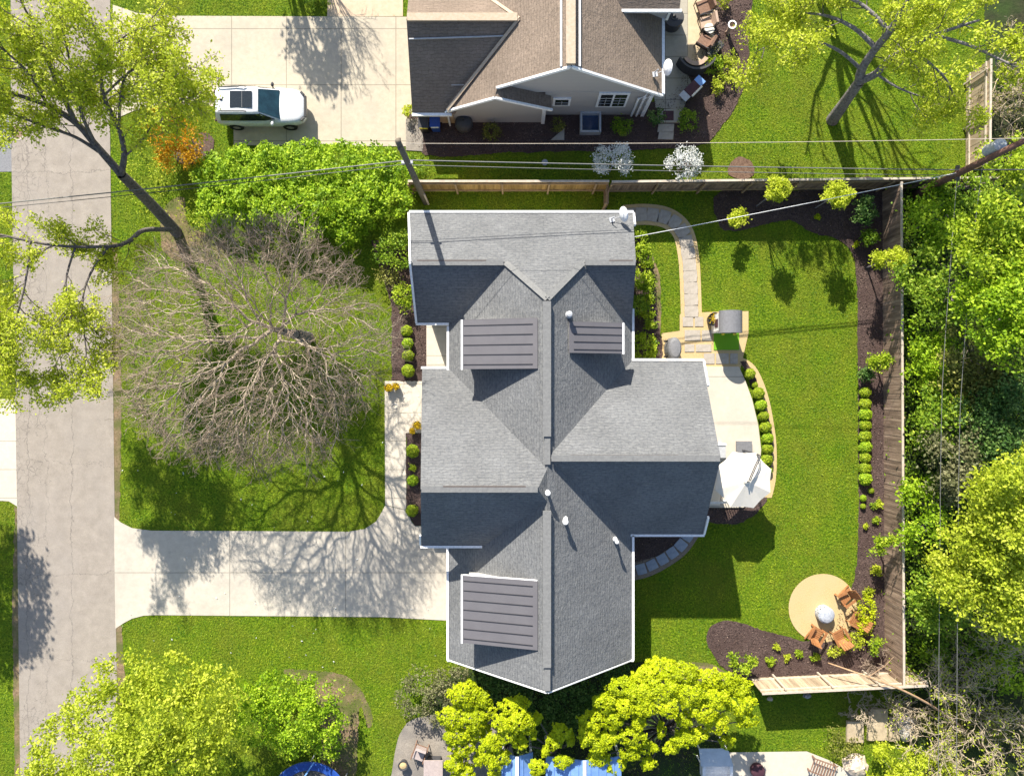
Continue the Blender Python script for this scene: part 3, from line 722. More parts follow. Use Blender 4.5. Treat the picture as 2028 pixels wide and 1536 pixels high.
# dormers: a sloped standing seam roof, front wall, cheeks, white fascia
def dormer(sx, xb, zb, xf, zf, y0, y1, ns, zroof):
    wm = MB(); zt = lambda x: zb+(zf-zb)*(x-xb)/(xf-xb)
    xi = xf-sx*.22; yy0, yy1 = y0-.16, y1+.16
    pr = [(xb, zt(xb)-.06), (xi, zt(xi)-.06), (xi, zroof(xi)-.3), (xb, zroof(xb)-.3)]
    vs_ = [(x, yy0, z) for x, z in pr]+[(x, yy1, z) for x, z in pr]
    wm.add(vs_, [(0, 1, 2, 3), (7, 6, 5, 4), (0, 4, 5, 1), (1, 5, 6, 2), (2, 6, 7, 3), (3, 7, 4, 0)])
    ow = wm.build('dormer', M_sidingw, hs)
    mr = MB(); mr.slab([(xb, y0, zb), (xf, y0, zf), (xf, y1, zf), (xb, y1, zb)], .07); om = mr.build('metal_roof', M_metal, ow)
    sm = MB()
    for k in range(ns):
        y = y0-(k+.55)*(y0-y1)/ns
        sm.bar((xb+sx*.22, y, zt(xb+sx*.22)+.012), (xf-sx*.02, y, zf+.012), .034, .028)
    sm.build('standing_seam', M_metald, om)
    MB().bar((xf+sx*.06, y0+.03, zf-.05), (xf+sx*.06, y1-.03, zf-.05), .085, .12).build('gutter', M_white, ow)
    MB().bar((xb, y0+.02, zb-.08), (xf, y0+.02, zf-.08), .03, .12).build('fascia', M_white if ns == 7 else M_metal, ow)
    n_ = 2 if ns > 4 else 1
    for k in range(n_):
        yc = y1+(y0-y1)*(k+.5)/n_; MB().box((xi+sx*.012, yc, (zt(xi)+zroof(xi))/2-.02), (.04, .7, .5)).build('window', M_glass, ow)
dormer(-1, 1.15, 6.16, -2.26, 5.2, 3.12, .87, 5, zw)
dormer(-1, 1.15, 6.16, -2.26, 5.2, -8.66, -11.76, 7, zw)
dormer(1, 2.6, 5.72, 5.13, 4.92, 3.0, 1.6, 4, ze)
# roof vents and pipes
for px, py, z, hgt, rr_ in ((1085, 976, 6.2, .75, .09), (1120, 1033, 5.75, .6, .10), (1222, 1073, 3.95, .5, .07), (1128, 621, 5.75, .45, .10)):
    p = at(px, py, z+hgt)
    MB().lathe((p.x, p.y, z-.25), [(rr_*1.7, 0), (rr_*1.6, .22), (rr_*.8, .3), (rr_*.8, hgt+.1), (rr_*1.3, hgt+.12), (rr_*1.3, hgt+.25), (rr_*.5, hgt+.27)], 12).build('vent_pipe', M_white if px != 1128 else M_lgrey, hs, smooth_=False)
# windows and doors in the walls
def wall_window(house, c, d, face):
    f = MB(); f.box(c, d); o = f.build('window', M_white, house)
    g = MB(); gx = tuple(d[i]*.84 if i != face and d[i] > .2 else d[i]+.02 for i in range(3)); g.box(c, gx); g.build('pane', M_glass, o)
for c_, d_, f_ in (((-2.82, -9, 1.5), (.06, 2.6, 1.9), 0), ((-3.92, -5.2, 1.8), (.06, 1.6, 1.2), 0), ((8.97, -4.6, 1.4), (.06, 1.6, 2.0), 0), ((8.97, -1.6, 1.5), (.06, 1.8, 1.5), 0), ((5.62, -10.5, 1.6), (.06, 1.4, 1.3), 0), ((5.62, 5.6, 1.6), (.06, 1.2, 1.3), 0), ((7.2, -6.82, 1.3), (1.6, .06, 2.0), 1), ((1.5, -13.02, 1.6), (1.5, .06, 1.3), 1), ((-4.37, 5.8, 1.6), (.06, 1.8, 1.3), 0)):
    wall_window(hs, c_, d_, f_)
# round window wells by the garden wing
for px in (1269, 1317):
    p = at(px, 1060); m = MB()
    ar = [(p.x+.55*math.cos(t), -6.9+.75*math.sin(t)) for t in [math.pi+k*math.pi/14 for k in range(15)]]
    ar = [(x, y) for x, y in ar]; inn = [(p.x+(x-p.x)*.92, -6.9+(y+6.9)*.94) for x, y in ar]
    m.prism(ar+inn[::-1], .03, .32); m.build('window_well', M_lgrey, hs)

# ------------------------------------------------------------------ the brown-roofed neighbour
nh = thing('brown_roof_house', (2, 18, 0), 'neighbouring house with brown shingled roof and pale grey gable siding', 'house')
def nz(x): return 6.25-.667*(2.65-x) if x < 2.65 else 6.25-(3.15/4.72)*(x-2.65)
YG = 14.42; YT = 30
r = MB()
r.slab([(2.65, YG, 6.25), (2.65, YT, 6.25), (-3.24, YT, nz(-3.24)), (-3.24, 13.95, nz(-3.24)), (-.82, 13.95, nz(-.82)), (-.70, YG, nz(-.70))], .14)
r.slab([(2.65, YG, 6.25), (7.37, YG, 3.1), (7.37, YT, 3.1), (2.65, YT, 6.25)], .14)
r.slab([(-.82, 13.95, nz(-.82)+.02), (1.96, 13.95, 2.5), (1.96, 14.75, 2.5), (-.82, 15.2, nz(-.82)+.02)], .14)
XL = -5.05
r.slab([(XL+.1, 17.29, 4.7), (.33, 17.29, 4.7), (-2.9, 13.90, 2.05), (XL, 13.90, 2.05)], .14)
r.slab([(XL+.1, 17.29, 4.7), (.33, 17.29, 4.7), (-3.2, 21.0, 2.4), (XL, 21.0, 2.4)], .14)
r.slab([(3.6, 20.6, 6.2), (7.9, 20.6, 6.2), (7.9, 17.84, 4.55), (3.6, 17.84, 4.55)], .14)
r.slab([(3.6, 20.6, 6.2), (7.9, 20.6, 6.2), (7.9, 24, 4.2), (3.6, 24, 4.2)], .14)
nroof = r.build('roof', M_roofb, nh)
c = MB()
c.bar((2.62, YG+.02, 6.33), (2.62, YT, 6.33), .42, .14); c.bar((XL+.15, 17.35, 4.77), (.25, 17.35, 4.77), .36, .1)
c.bar((.33, 17.29, 4.76), (-3.24, 13.9, 2.46), .14, .08); c.bar((.33, 17.29, 4.76), (-3.0, 20.8, 2.46), .14, .08)
c.build('ridge_cap', M_ridgeb, nroof)
for dx, z in ((-.42, 6.02), (.42, 6.02)): MB().bar((2.63+dx, YG+.05, z), (2.63+dx, YT, z), .09, .1).build('ridge_flashing', M_white, nroof)
MB().bar((XL+.15, 16.6, 4.2), (-.4, 16.7, 4.28), .05, .07).build('roof_cable', M_lgrey, nroof)
wl = MB()
wl.prism([(1.66, 14.6), (7.0, 14.6), (7.0, 30), (-3.0, 30), (-3.0, 14.95), (1.66, 14.95)], 0, 2.9)
wl.add([(-.6, 14.62, 2.88), (7.0, 14.62, 2.88), (7.0, 14.62, 3.2), (2.65, 14.62, 6.10), (-.6, 14.62, 3.93), (-.6, 14.9, 2.88), (7.0, 14.9, 2.88), (7.0, 14.9, 3.2), (2.65, 14.9, 6.10), (-.6, 14.9, 3.93)],
       [(0, 1, 2, 3, 4), (9, 8, 7, 6, 5), (0, 5, 6, 1), (1, 6, 7, 2), (2, 7, 8, 3), (3, 8, 9, 4), (4, 9, 5, 0)])
wl.add([(-3.05, 14.19, 0), (1.62, 14.19, 0), (1.62, 14.19, 2.50), (-.82, 14.19, 3.85), (-3.05, 14.19, 2.40), (-3.05, 14.94, 0), (1.62, 14.94, 0), (1.62, 14.94, 2.50), (-.82, 14.94, 3.85), (-3.05, 14.94, 2.40)],
       [(0, 1, 2, 3, 4), (9, 8, 7, 6, 5), (0, 5, 6, 1), (1, 6, 7, 2), (2, 7, 8, 3), (3, 8, 9, 4), (4, 9, 5, 0)])
wl.add([(5.6, 18.15, 3.2), (7.55, 18.15, 3.0), (7.55, 18.15, 4.6), (3.9, 18.15, 4.6), (5.6, 18.5, 3.2), (7.55, 18.5, 3.0), (7.55, 18.5, 4.6), (3.9, 18.5, 4.6)], [(0, 1, 2, 3), (7, 6, 5, 4), (0, 4, 5, 1), (1, 5, 6, 2), (2, 6, 7, 3), (3, 7, 4, 0)])
wl.build('wall', M_siding, nh)
MB().prism([(-4.9, 14.15), (-3.06, 14.15), (-3.06, 20.6), (-4.9, 20.6)], 0, 1.95).build('garage_wall', flat('tan_wall', (.42, .33, .22), .8), nh)
def ntrim(p, q, wd=.1, ht=.16, name='rake_trim'): MB().bar(p, q, wd, ht).build(name, M_white, nh)
ntrim((-.72, YG-.04, 3.94), (2.65, YG-.04, 6.18)); ntrim((2.65, YG-.04, 6.18), (7.40, YG-.04, 3.02)); ntrim((-3.26, 13.91, 2.28), (-.82, 13.91, 3.90)); ntrim((-.82, 13.91, 3.90), (2.0, 13.91, 2.44))
ntrim((7.44, YG, 3.05), (7.44, 21, 3.05), .14, .14, 'gutter'); ntrim((XL-.02, 13.84, 2.0), (-3.05, 13.84, 2.0), .14, .13, 'gutter'); ntrim((3.9, 17.77, 4.5), (8.0, 17.77, 4.5), .12, .14, 'gutter')
ntrim((7.6, 18.12, 4.4), (7.6, 18.12, 3.1), .12, .12, 'corner_trim')
for x, z0, z1 in ((1.64, 0, 2.45), (6.95, 0, 3.1)): MB().box((x, 14.55 if x > 3 else 14.16, (z0+z1)/2), (.18, .12, z1-z0)).build('corner_trim', M_white, nh)
for x0 in (6.35, 6.62): MB().tube([(x0+.3, 14.5, 3.0), (x0+.25, 14.42, 2.8), (x0, 14.5, 2.4), (x0, 14.5, .15)], .06, 8).build('downspout', M_white, nh)
MB().tube([(-3.35, 13.9, 2.2), (-3.3, 14.0, 2.0), (-3.3, 14.0, .1)], .05, 8).build('downspout', M_white, nh)
def nwin(x0, x1, z0, z1, cols, rows):
    f = MB(); f.box(((x0+x1)/2, 14.575, (z0+z1)/2), (x1-x0, .08, z1-z0)); o = f.build('window', M_white, nh)
    g = MB(); b_ = .13; wd = (x1-x0-b_)/cols; hh = [(.02, .68), (.72, 1)] if rows == 2 else [(.02, 1)]
    for k in range(cols):
        for h0, h1 in hh:
            zz0, zz1 = z0+b_+(z1-z0-2*b_)*h0, z0+b_+(z1-z0-2*b_)*h1-.03
            g.box((x0+b_/2+wd*(k+.5), 14.528, (zz0+zz1)/2), (wd-b_*.8, .02, zz1-zz0))
    g.build('pane', M_glass, o)
    mu = MB()
    for k in range(cols): mu.box((x0+b_/2+wd*(k+.5), 14.514, (z0+z1)/2-.1), (.025, .012, (z1-z0)*.55))
    for t in (.3, .5): mu.box(((x0+x1)/2, 14.5125, z0+(z1-z0)*t), (x1-x0-b_*2, .01, .025))
    mu.build('muntin', M_lgrey, o)
nwin(4.32, 5.86, 1.2, 2.92, 2, 2); nwin(2.08, 2.98, 1.34, 2.3, 1, 1)
# egress well at the foot of the gable wall
p = at(1168, 248); m = MB()
for c_, d_ in (((p.x, p.y+.5, .25), (.95, .1, .5)), ((p.x, p.y-.5, .25), (.95, .1, .5)), ((p.x-.5, p.y, .25), (.1, 1.1, .5)), ((p.x+.5, p.y, .25), (.1, 1.1, .5))): m.box(c_, d_)
ww = m.build('window_well', M_lgrey, nh); MB().box((p.x, p.y+.05, .12), (.88, .88, .08)).build('well_cover', flat('blue_glass', (.02, .05, .12), .1, spec=.8), ww)

# ------------------------------------------------------------------ satellite dishes
def dish(px, py, z, label, yaw):
    p = at(px, py, z); t = thing('satellite_dish', (p.x, p.y, z-.55), label, 'satellite dish', 'dishes on the roofs', yaw)
    m = MB(); n_ = 20; vs_ = [(0, -.10, .55)]; fs = []
    for rr_, dp in ((.16, -.085), (.32, -.03), (.42, .03)):
        for k in range(n_): vs_.append((rr_*math.cos(2*math.pi*k/n_), dp, .55+rr_*1.0*math.sin(2*math.pi*k/n_)))
    for k in range(n_): fs.append((0, 1+k, 1+(k+1) % n_))
    for j in range(2):
        for k in range(n_): fs.append((1+j*n_+k, 1+(j+1)*n_+k, 1+(j+1)*n_+(k+1) % n_, 1+j*n_+(k+1) % n_))
    b_ = len(vs_); vs2 = [(x, y-.02, zz) for x, y, zz in vs_]; m.add(vs_+vs2, fs+[tuple(i+b_ for i in f[::-1]) for f in fs])
    import mathutils
    o = m.build('reflector', M_white, t, world=False); o.rotation_euler = (math.radians(-22), 0, 0); o.location = (0, .16, .10); o.scale = (.88, .88, .88)
    MB().tube([(0, -.1, .5), (0, -.2, .25), (0, -.15, 0)], .03, 8).build('mast', M_lgrey, t, world=False)
    MB().tube([(0, .0, .1), (0, .45, .35), (0, .5, .5)], .02, 6).build('feed_arm', M_lgrey, t, world=False)
    MB().box((0, -.15, 0), (.25, .25, .04)).build('foot_plate', M_lgrey, t, world=False)
dish(1221, 428, 4.0, 'white satellite dish on the corner of the grey shingled roof', math.radians(-75))
dish(1308, 136, 4.1, 'white satellite dish on the eave of the brown shingled roof', math.radians(-80))
for o in [x for x in bpy.data.objects if x.name.startswith('satellite_dish')]: o['group'] = 'dishes on the roofs'

# ------------------------------------------------------------------ white suv
cx, cy = at(514, 0, 1.0).x, 14.72
car = thing('parked_car', (cx, cy, .03), 'white sport utility car with dark sunroof parked at the driveway edge', 'car')
st = [-2.36, -2.25, -1.9, -1.2, 0, .95, 1.5, 1.95, 2.22, 2.36]
hwid = [.74, .86, .93, .95, .95, .95, .94, .88, .74, .56]; tops = [.92, 1.02, 1.05, 1.05, 1.04, 1.06, 1.03, .97, .88, .74]; bots = [.5, .38, .30, .26, .24, .24, .26, .30, .38, .46]
m = MB(); vs_ = []
for x, wv, tz, bz in zip(st, hwid, tops, bots):
    half = [(0, tz+.03), (.6*wv, tz+.025), (.9*wv, tz-.03), (wv, tz-.16), (wv*1.0, (tz+bz)/2), (.95*wv, bz), (.6*wv, bz-.02)]
    ring = half+[(-y, z) for y, z in half[::-1][:-1]]
    vs_ += [(x, y, z) for y, z in ring]
nr_ = 13; fs = []
for i in range(len(st)-1):
    for k in range(nr_): fs.append((i*nr_+k, (i+1)*nr_+k, (i+1)*nr_+(k+1) % nr_, i*nr_+(k+1) % nr_))
fs.append(tuple(range(nr_))); fs.append(tuple(range((len(st)-1)*nr_+nr_-1, (len(st)-1)*nr_-1, -1)))
body = m.add(vs_, fs).build('body', M_paint, car, world=False, smooth_=True)
sb = body.modifiers.new('sub', 'SUBSURF'); sb.levels = sb.render_levels = 2
# cabin with real pillars: glass set into the greenhouse
def ring_cab(x, yb, zb, yt, zt): return [(x[0], yb, zb), (x[1], yt, zt), (x[1], -yt, zt), (x[0], -yb, zb)]
m = MB(); vs_ = []
R = [ring_cab((-2.28, -2.05), .80, .98, .60, 1.62), ring_cab((-2.1, -1.85), .86, 1.0, .66, 1.70), ring_cab((-.9, -.9), .88, 1.02, .69, 1.75), ring_cab((.45, -.10), .87, 1.02, .67, 1.71), ring_cab((1.12, .12), .80, 1.02, .62, 1.66)]
for q in R: vs_ += q
fs = [(i*4+k, i*4+k+1, (i+1)*4+k+1, (i+1)*4+k) for i in range(4) for k in range(3)]+[(0, 3, 2, 1), (16, 17, 18, 19)]
cab = m.add(vs_, [f[::-1] for f in fs]).build('cabin', M_paint, car, world=False, smooth_=True)
bv = cab.modifiers.new('bev', 'BEVEL'); bv.width = .10; bv.segments = 4; bv.limit_method = 'ANGLE'; bv.angle_limit = math.radians(25)
def pane(name, q, out, mat_=None, inset=.9):
    q = [Vector(p) for p in q]; c_ = sum(q, Vector())/len(q); o_ = Vector(out)
    qq = [c_+(p-c_)*inset+o_*.02 for p in q]; mm = MB(); mm.add(qq+[p-o_*.03 for p in qq], [tuple(range(len(q))), tuple(range(2*len(q)-1, len(q)-1, -1))]+[(i, len(q)+i, len(q)+(i+1) % len(q), (i+1) % len(q)) for i in range(len(q))])
    return mm.build(name, mat_ or M_glass, car, world=False)
M_wind = surf('windscreen_glass', (.008, .024, .034), (.02, .06, .08), 2.2, .08, 0, spec=.8)
pane('windshield', [(1.12, -.80, 1.02), (1.12, .80, 1.02), (.12, .62, 1.66), (.12, -.62, 1.66)], (.53, 0, .85), M_wind, .93)
pane('rear_window', [(-2.28, .80, .98), (-2.28, -.80, .98), (-2.05, -.60, 1.62), (-2.05, .60, 1.62)], (-.95, 0, .3))
for s_ in (-1, 1):
    W_ = []
    for q, xo in zip(R[1:], (.12, 0, 0, -.10)):
        k0, k1 = (0, 1) if s_ > 0 else (3, 2)
        B_, T_ = Vector(q[k0]), Vector(q[k1]); o_ = Vector((0, s_*.03, .012))
        W_.append((B_.lerp(T_, .16)+o_+Vector((xo, 0, 0)), B_.lerp(T_, .84)+o_+Vector((xo*.6, 0, 0))))
    gm = MB(); vv = [p for w_ in W_ for p in w_]; vv += [p-Vector((0, s_*.035, .014)) for p in vv]
    ff = [(2*i_, 2*i_+2, 2*i_+3, 2*i_+1) for i_ in range(3)]; ff += [tuple(x+8 for x in f[::-1]) for f in ff]+[(2*i_, 2*i_+8, 2*i_+10, 2*i_+2) for i_ in range(3)]+[(2*i_+1, 2*i_+3, 2*i_+11, 2*i_+9) for i_ in range(3)]+[(0, 1, 9, 8), (6, 14, 15, 7)]
    gm.add(vv, ff).build('side_window', M_glass, car, world=False)
    MB().tube([(-1.85, s_*.60, 1.74), (-1.7, s_*.605, 1.79), (-.55, s_*.615, 1.81), (-.4, s_*.62, 1.76)], .028, 6).build('roof_rail', M_dark, car, world=False)
    mir = MB(); mir.lathe((.72, s_*1.02, 1.05), [(.03, 0), (.09, .03), (.10, .1), (.06, .16)], 10, sx=.8, sy=1.3); mir.bar((.74, s_*.85, 1.07), (.72, s_*1.0, 1.08), .06, .05); mir.build('mirror', M_dark if s_ > 0 else M_paint, car, world=False, smooth_=True)
    for x in (-1.42, 1.42):
        wv = MB(); wv.lathe((0, 0, 0), [(.2, -.11), (.35, -.11), (.37, -.07), (.37, .07), (.35, .11), (.2, .11)], 24, cap=False)
        wv.v = [(x+p[0], s_*.86+p[2], .37+p[1]) for p in wv.v]; ow = wv.build('wheel', M_rubber, car, world=False, smooth_=False)
        rm = MB(); rm.lathe((0, 0, 0), [(.2, -.09), (.2, .09), (.05, .1)], 20); rm.v = [(x+p[0], s_*.86+p[2]*s_, .37+p[1]) for p in rm.v]; rm.build('rim', M_chrome, ow, world=False)
    hl = MB(); hl.bar((2.12, s_*.74, .86), (2.27, s_*.58, .84), .12, .12); hl.build('headlight', M_dark, car, world=False)
    MB().bar((-2.25, s_*.80, .95), (-2.34, s_*.62, .96), .12, .16).build('tail_light', M_red, car, world=False)
gr = MB(); gr.bar((2.33, -.55, .78), (2.33, .55, .78), .1, .14); gr.build('grille', M_black, car, world=False)
sr = MB(); sr.box((-.68, 0, 1.752), (1.12, .84, .03)); o = sr.build('sunroof', M_glass, car, world=False); MB().box((-.62, 0, 1.772), (.02, .84, .012)).build('sunroof_bar', M_grey, o, world=False)
MB().lathe((-1.7, 0, 1.70), [(.05, 0), (.04, .06), (.01, .09)], 8, sx=1.8).build('antenna', M_black, car, world=False)

# ------------------------------------------------------------------ fences
def fence(name, label, p, q, h, mat_, side, post_mat, rail_cap=True, gap=.004, wob=.02, seed=1, spacing=2.4):
    rnd = random.Random(seed); p = Vector((*p, 0)); q = Vector((*q, 0)); d = q-p; L = d.length; d /= L; nrm = Vector((-d.y, d.x, 0))*side; an = math.atan2(d.y, d.x)
    t = thing(name, tuple((p+q)/2), label, 'fence')
    m = MB(); n_ = int(L/.145)
    for k in range(n_):
        c_ = p+d*((k+.5)*L/n_)+nrm*rnd.uniform(-.008, .008); hh = h+rnd.uniform(-wob, wob)
        m.box((c_.x, c_.y, hh/2+.02), (L/n_-gap, .022, hh), an)
    m.build('boards', mat_, t)
    for z in (.35, h-.25):
        MB().bar(p+nrm*.05+Vector((0, 0, z)), q+nrm*.05+Vector((0, 0, z)), .06, .09).build('rail', post_mat, t)
    if rail_cap: MB().bar(p+Vector((0, 0, h+.055)), q+Vector((0, 0, h+.055)), .11, .04).build('cap_rail', M_rail, t)
    k = 0
    while k*spacing <= L:
        c_ = p+d*(k*spacing)+nrm*.125; MB().box((c_.x, c_.y, h/2-.01), (.085, .085, h-.02), an).build('post', post_mat, t); k += 1
    return t
A = lambda x, y: tuple(at(x, y))[:2]
fence('wooden_fence', 'golden cedar board fence between the grey house and the neighbouring mulch bed', A(818, 379), A(1197, 379), 1.83, M_fenceg, -1, M_post, seed=2)
fence('wooden_fence', 'dark weathered board fence running behind the flowering trees to the utility pole', A(1202, 380), A(1932, 372), 1.83, M_fence, -1, M_post, seed=3)
fence('wooden_fence', 'long weathered board fence between the garden lawn and the woods', A(1747, 380), A(1752, 1328), 1.83, M_fence, 1, M_post, seed=4)
fence('wooden_fence', 'pale sunlit board fence behind the mulch bed below the fire pit', A(1796, 1327), A(1484, 1342), 1.9, M_fencel, -1, M_rail, seed=5)
fence('wooden_fence', 'short pale board fence at the edge of the lawn beside the transformer pole', A(1912, 345), A(1914, 150), 1.9, M_fencel, 1, M_rail, seed=6)
fence('garden_gate', 'narrow dark side gate between the golden fence and the grey house', A(1197, 418), A(1197, 381), 1.6, M_fence, 1, M_post, rail_cap=False, seed=7, spacing=1.2)

# ------------------------------------------------------------------ utility poles and cables
t = thing('utility_pole', tuple(at(843, 400)), 'grey wooden utility pole rising beside the clipped hedge and golden fence', 'utility pole')
b_ = at(843, 400); pt = Vector((-4.65, 10.05, 9.1))
MB().tube([b_, b_.lerp(pt, .5), pt], [.17, .15, .12], 12).build('pole', M_pole, t, smooth_=True)
MB().tube([b_+Vector((.15, -.12, 0)), b_.lerp(pt, .2)+Vector((.14, -.1, 0))], .05, 8).build('conduit', M_rail, t)
MB().box((pt.x, pt.y-.05, 6.5), (.5, .12, .12)).build('bracket', M_lgrey, t)
MB().box((pt.x, pt.y, 8.7), (.12, .5, .1)).build('crossarm', M_pole, t)
b2 = at(1795, 394); pt2 = Vector((21.15, 10.2, 9.6))
t2 = thing('utility_pole', tuple(b2), 'reddish brown utility pole carrying a pale grey transformer by the fence corner', 'utility pole')
MB().tube([b2, b2.lerp(pt2, .45), pt2], [.19, .16, .12], 12).build('pole', M_poler, t2, smooth_=True)
MB().lathe((21.2, 10.55, 6.3), [(.05, 0), (.26, .04), (.27, .8), (.29, .84), (.29, .9), (.12, .98)], 16).build('transformer', M_lgrey, t2)
MB().tube([(21.2, 10.55, 7.2), (21.2, 10.5, 7.5)], .05, 8).build('bushing', M_white, t2)
MB().box((21.15, 10.2, 4.3), (.16, .7, .12)).build('crossarm', M_pole, t2)
def cable(label, pts, r_, sag=0, mat_=None):
    pts = [Vector(p) for p in pts]; out = []
    for a0, b0 in zip(pts[:-1], pts[1:]):
        for k in range(10):
            q = a0.lerp(b0, k/10); q.z -= sag*4*(k/10)*(1-k/10); out.append(q)
    out.append(pts[-1]); m = MB().tube(out, r_, 5)
    props(m.build('overhead_cable', mat_ or M_wire, loc=tuple(out[0])), label, 'cable', 'overhead cables')
P1 = Vector((-4.65, 10.1, 6.5)); P2 = Vector((21.15, 10.25, 4.6))
cable('thick bundled cable crossing the street to the grey utility pole', [at(-60, 409, 6.0), P1], .026, .15)
cable('thin cable crossing the street below the thick bundle', [at(-60, 417, 6.0), P1+Vector((.05, -.1, -.2))], .016, .2, M_dark)
cable('thick pale cable strung between the two utility poles over the fence', [P1, P2], .026, .12)
cable('slim cable strung beside the thick one above the fence top', [P1+Vector((0, -.12, -.3)), P2+Vector((0, -.2, -.2))], .016, .15)
cable('high single wire passing in front of the brown-roofed house', [(-4.65, 10.05, 8.8), (21.15, 10.2, 9.0), (40, 12, 9.0)], .012, .25, M_rail)
cable('dark cable leaving the transformer pole over the woods', [P2, (40, 10.3, 5.0)], .03, .1, M_dark)
cable('white service cable sloping from the reddish pole to the grey house', [P2+Vector((-.1, -.1, -.1)), (5.75, 7.25, 3.75)], .015, .2, M_white)
cable('pale wire running over the dark woods parallel to the board fence', [(21.15, 10.2, 4.3), at(1880, 560, 4.9), at(1866, 770, 5.3), at(1862, 1040, 5.3), at(1858, 1700, 5.4)], .013, .03)
cable('second pale wire over the woods, farther from the board fence', [(21.25, 10.3, 6.0), at(1925, 500, 6.0), at(1902, 800, 5.9), at(1898, 1035, 5.8), at(1894, 1700, 5.8)], .013, .03)

# ------------------------------------------------------------------ garden and patio things
# fire pit and its four chairs
p = at(1629, 1212); t = thing('fire_pit', tuple(p), 'round grey stone fire pit in the middle of the tan gravel circle', 'fire pit')
rnd = random.Random(5); m = MB()
for L_ in range(3):
    for k in range(12):
        an = 2*math.pi*(k+.5*L_)/12; m.box((p.x+.36*math.cos(an), p.y+.36*math.sin(an), .09+.155*L_), (.15, .185+rnd.uniform(-.01, .01), .15), an)
m.build('stone_ring', M_lgrey, t)
MB().lathe((p.x, p.y, 0), [(.40, .48), (.42, .50), (.36, .56), (.2, .60), (.03, .61)], 20, cap=True).build('cover', surf('pit_lid', (.25, .27, .31), (.50, .52, .57), 6, .6, .3), t)

def adirondack():
    t = thing('garden_chair', (0, 0, .03), '', 'chair', 'wooden chairs round the fire pit')
    m = MB()
    for k in range(5): m.bar((.28-.11*k, -.27, .36-.028*k), (.28-.11*k, .27, .36-.028*k), .10, .025)
    m.build('seat', M_wood, t, world=False)
    m = MB()
    for k in range(5):
        y = -.22+.11*k; m.bar((-.24, y*.85, .24), (-.50, y*1.15, .90+.07*math.cos(y*5)), .10, .025)
    m.bar((-.42, -.24, .68), (-.42, .24, .68), .03, .05); m.build('backrest', M_wood, t, world=False)
    for s_ in (-1, 1):
        MB().bar((.36, s_*.34, .55), (-.40, s_*.34, .52), .13, .028).build('arm', M_wood, t, world=False)
        MB().bar((.30, s_*.31, 0), (.30, s_*.31, .54), .03, .10).build('leg', M_wood, t, world=False)
        MB().bar((.30, s_*.28, .32), (-.55, s_*.28, .02), .03, .12).build('leg', M_wood, t, world=False)
    return t
spots = [((1668, 1178), 'wooden garden chair at the gravel circle, nearer the lawn end of the board fence', 215), ((1690, 1222), 'wooden garden chair backed against the pale yellow shrub by the gravel circle', 150),
         ((1657, 1254), 'wooden garden chair between the two others on the mulch side of the fire pit', 118), ((1611, 1250), 'wooden garden chair at the mulch end of the gravel circle, farthest from the board fence', 62)]
ch0 = adirondack()
for i, (px, lb, ang) in enumerate(spots):
    o = ch0 if i == 0 else copy_tree(ch0)
    q = at(*px); o.location = (q.x, q.y, .05); o.rotation_euler = (0, 0, math.radians(ang)); o['label'] = lb

# cantilever parasol
c_ = at(1475, 951, 2.6); t = thing('patio_parasol', (c_.x, c_.y, .12), 'cream eight-sided cantilever parasol over the curved concrete patio', 'parasol')
m = MB(); n_ = 8; R_ = 1.50; o_ = math.radians(20); rim = [Vector((c_.x+R_*math.cos(o_+k*math.pi/4), c_.y+R_*math.sin(o_+k*math.pi/4), 2.38)) for k in range(8)]
tp = Vector((c_.x, c_.y, 2.95)); vs_ = []; fs = []
for k in range(8):
    a0, b0 = rim[k], rim[(k+1) % 8]
    mid = (a0+b0)/2; mid = mid+(Vector((c_.x, c_.y, mid.z))-mid)*.04
    b = len(vs_); vs_ += [tp, a0, mid, b0]; fs += [(b, b+1, b+2), (b, b+2, b+3)]
nv = len(vs_); vs_ += [Vector(v)-Vector((0, 0, .02)) for v in vs_[:nv]]; fs += [tuple(i+nv for i in f[::-1]) for f in fs]
can = m.add(vs_, fs).build('canopy', M_cream, t)
MB().lathe((c_.x, c_.y, 2.86), [(.20, 0), (.12, .1), (.05, .14)], 8).build('vent_cap', M_cream, can)
for k in range(8): MB().tube([tp-Vector((0, 0, .08)), rim[k]-Vector((0, 0, .05))], .014, 5).build('rib', M_dark, t)
mb_ = Vector((12.30, -3.30, .12))
for s_ in (-.04, .04):
    MB().tube(smooth([(mb_.x+s_, mb_.y, .15), (mb_.x+s_, mb_.y-.02, 1.8), (mb_.x+s_-.02, mb_.y-.10, 2.75), (c_.x+.36+s_, c_.y+.75, 3.10), (c_.x+.06+s_, c_.y+.05, 3.12)], 6), .028, 8).build('arm', M_dark, t, smooth_=True)
MB().tube([(c_.x, c_.y, 3.14), (c_.x, c_.y, 2.6)], .035, 8).build('hub', M_dark, t)
MB().box((mb_.x+.05, mb_.y+.08, .19), (.82, .78, .14)).build('base', M_grey, t)
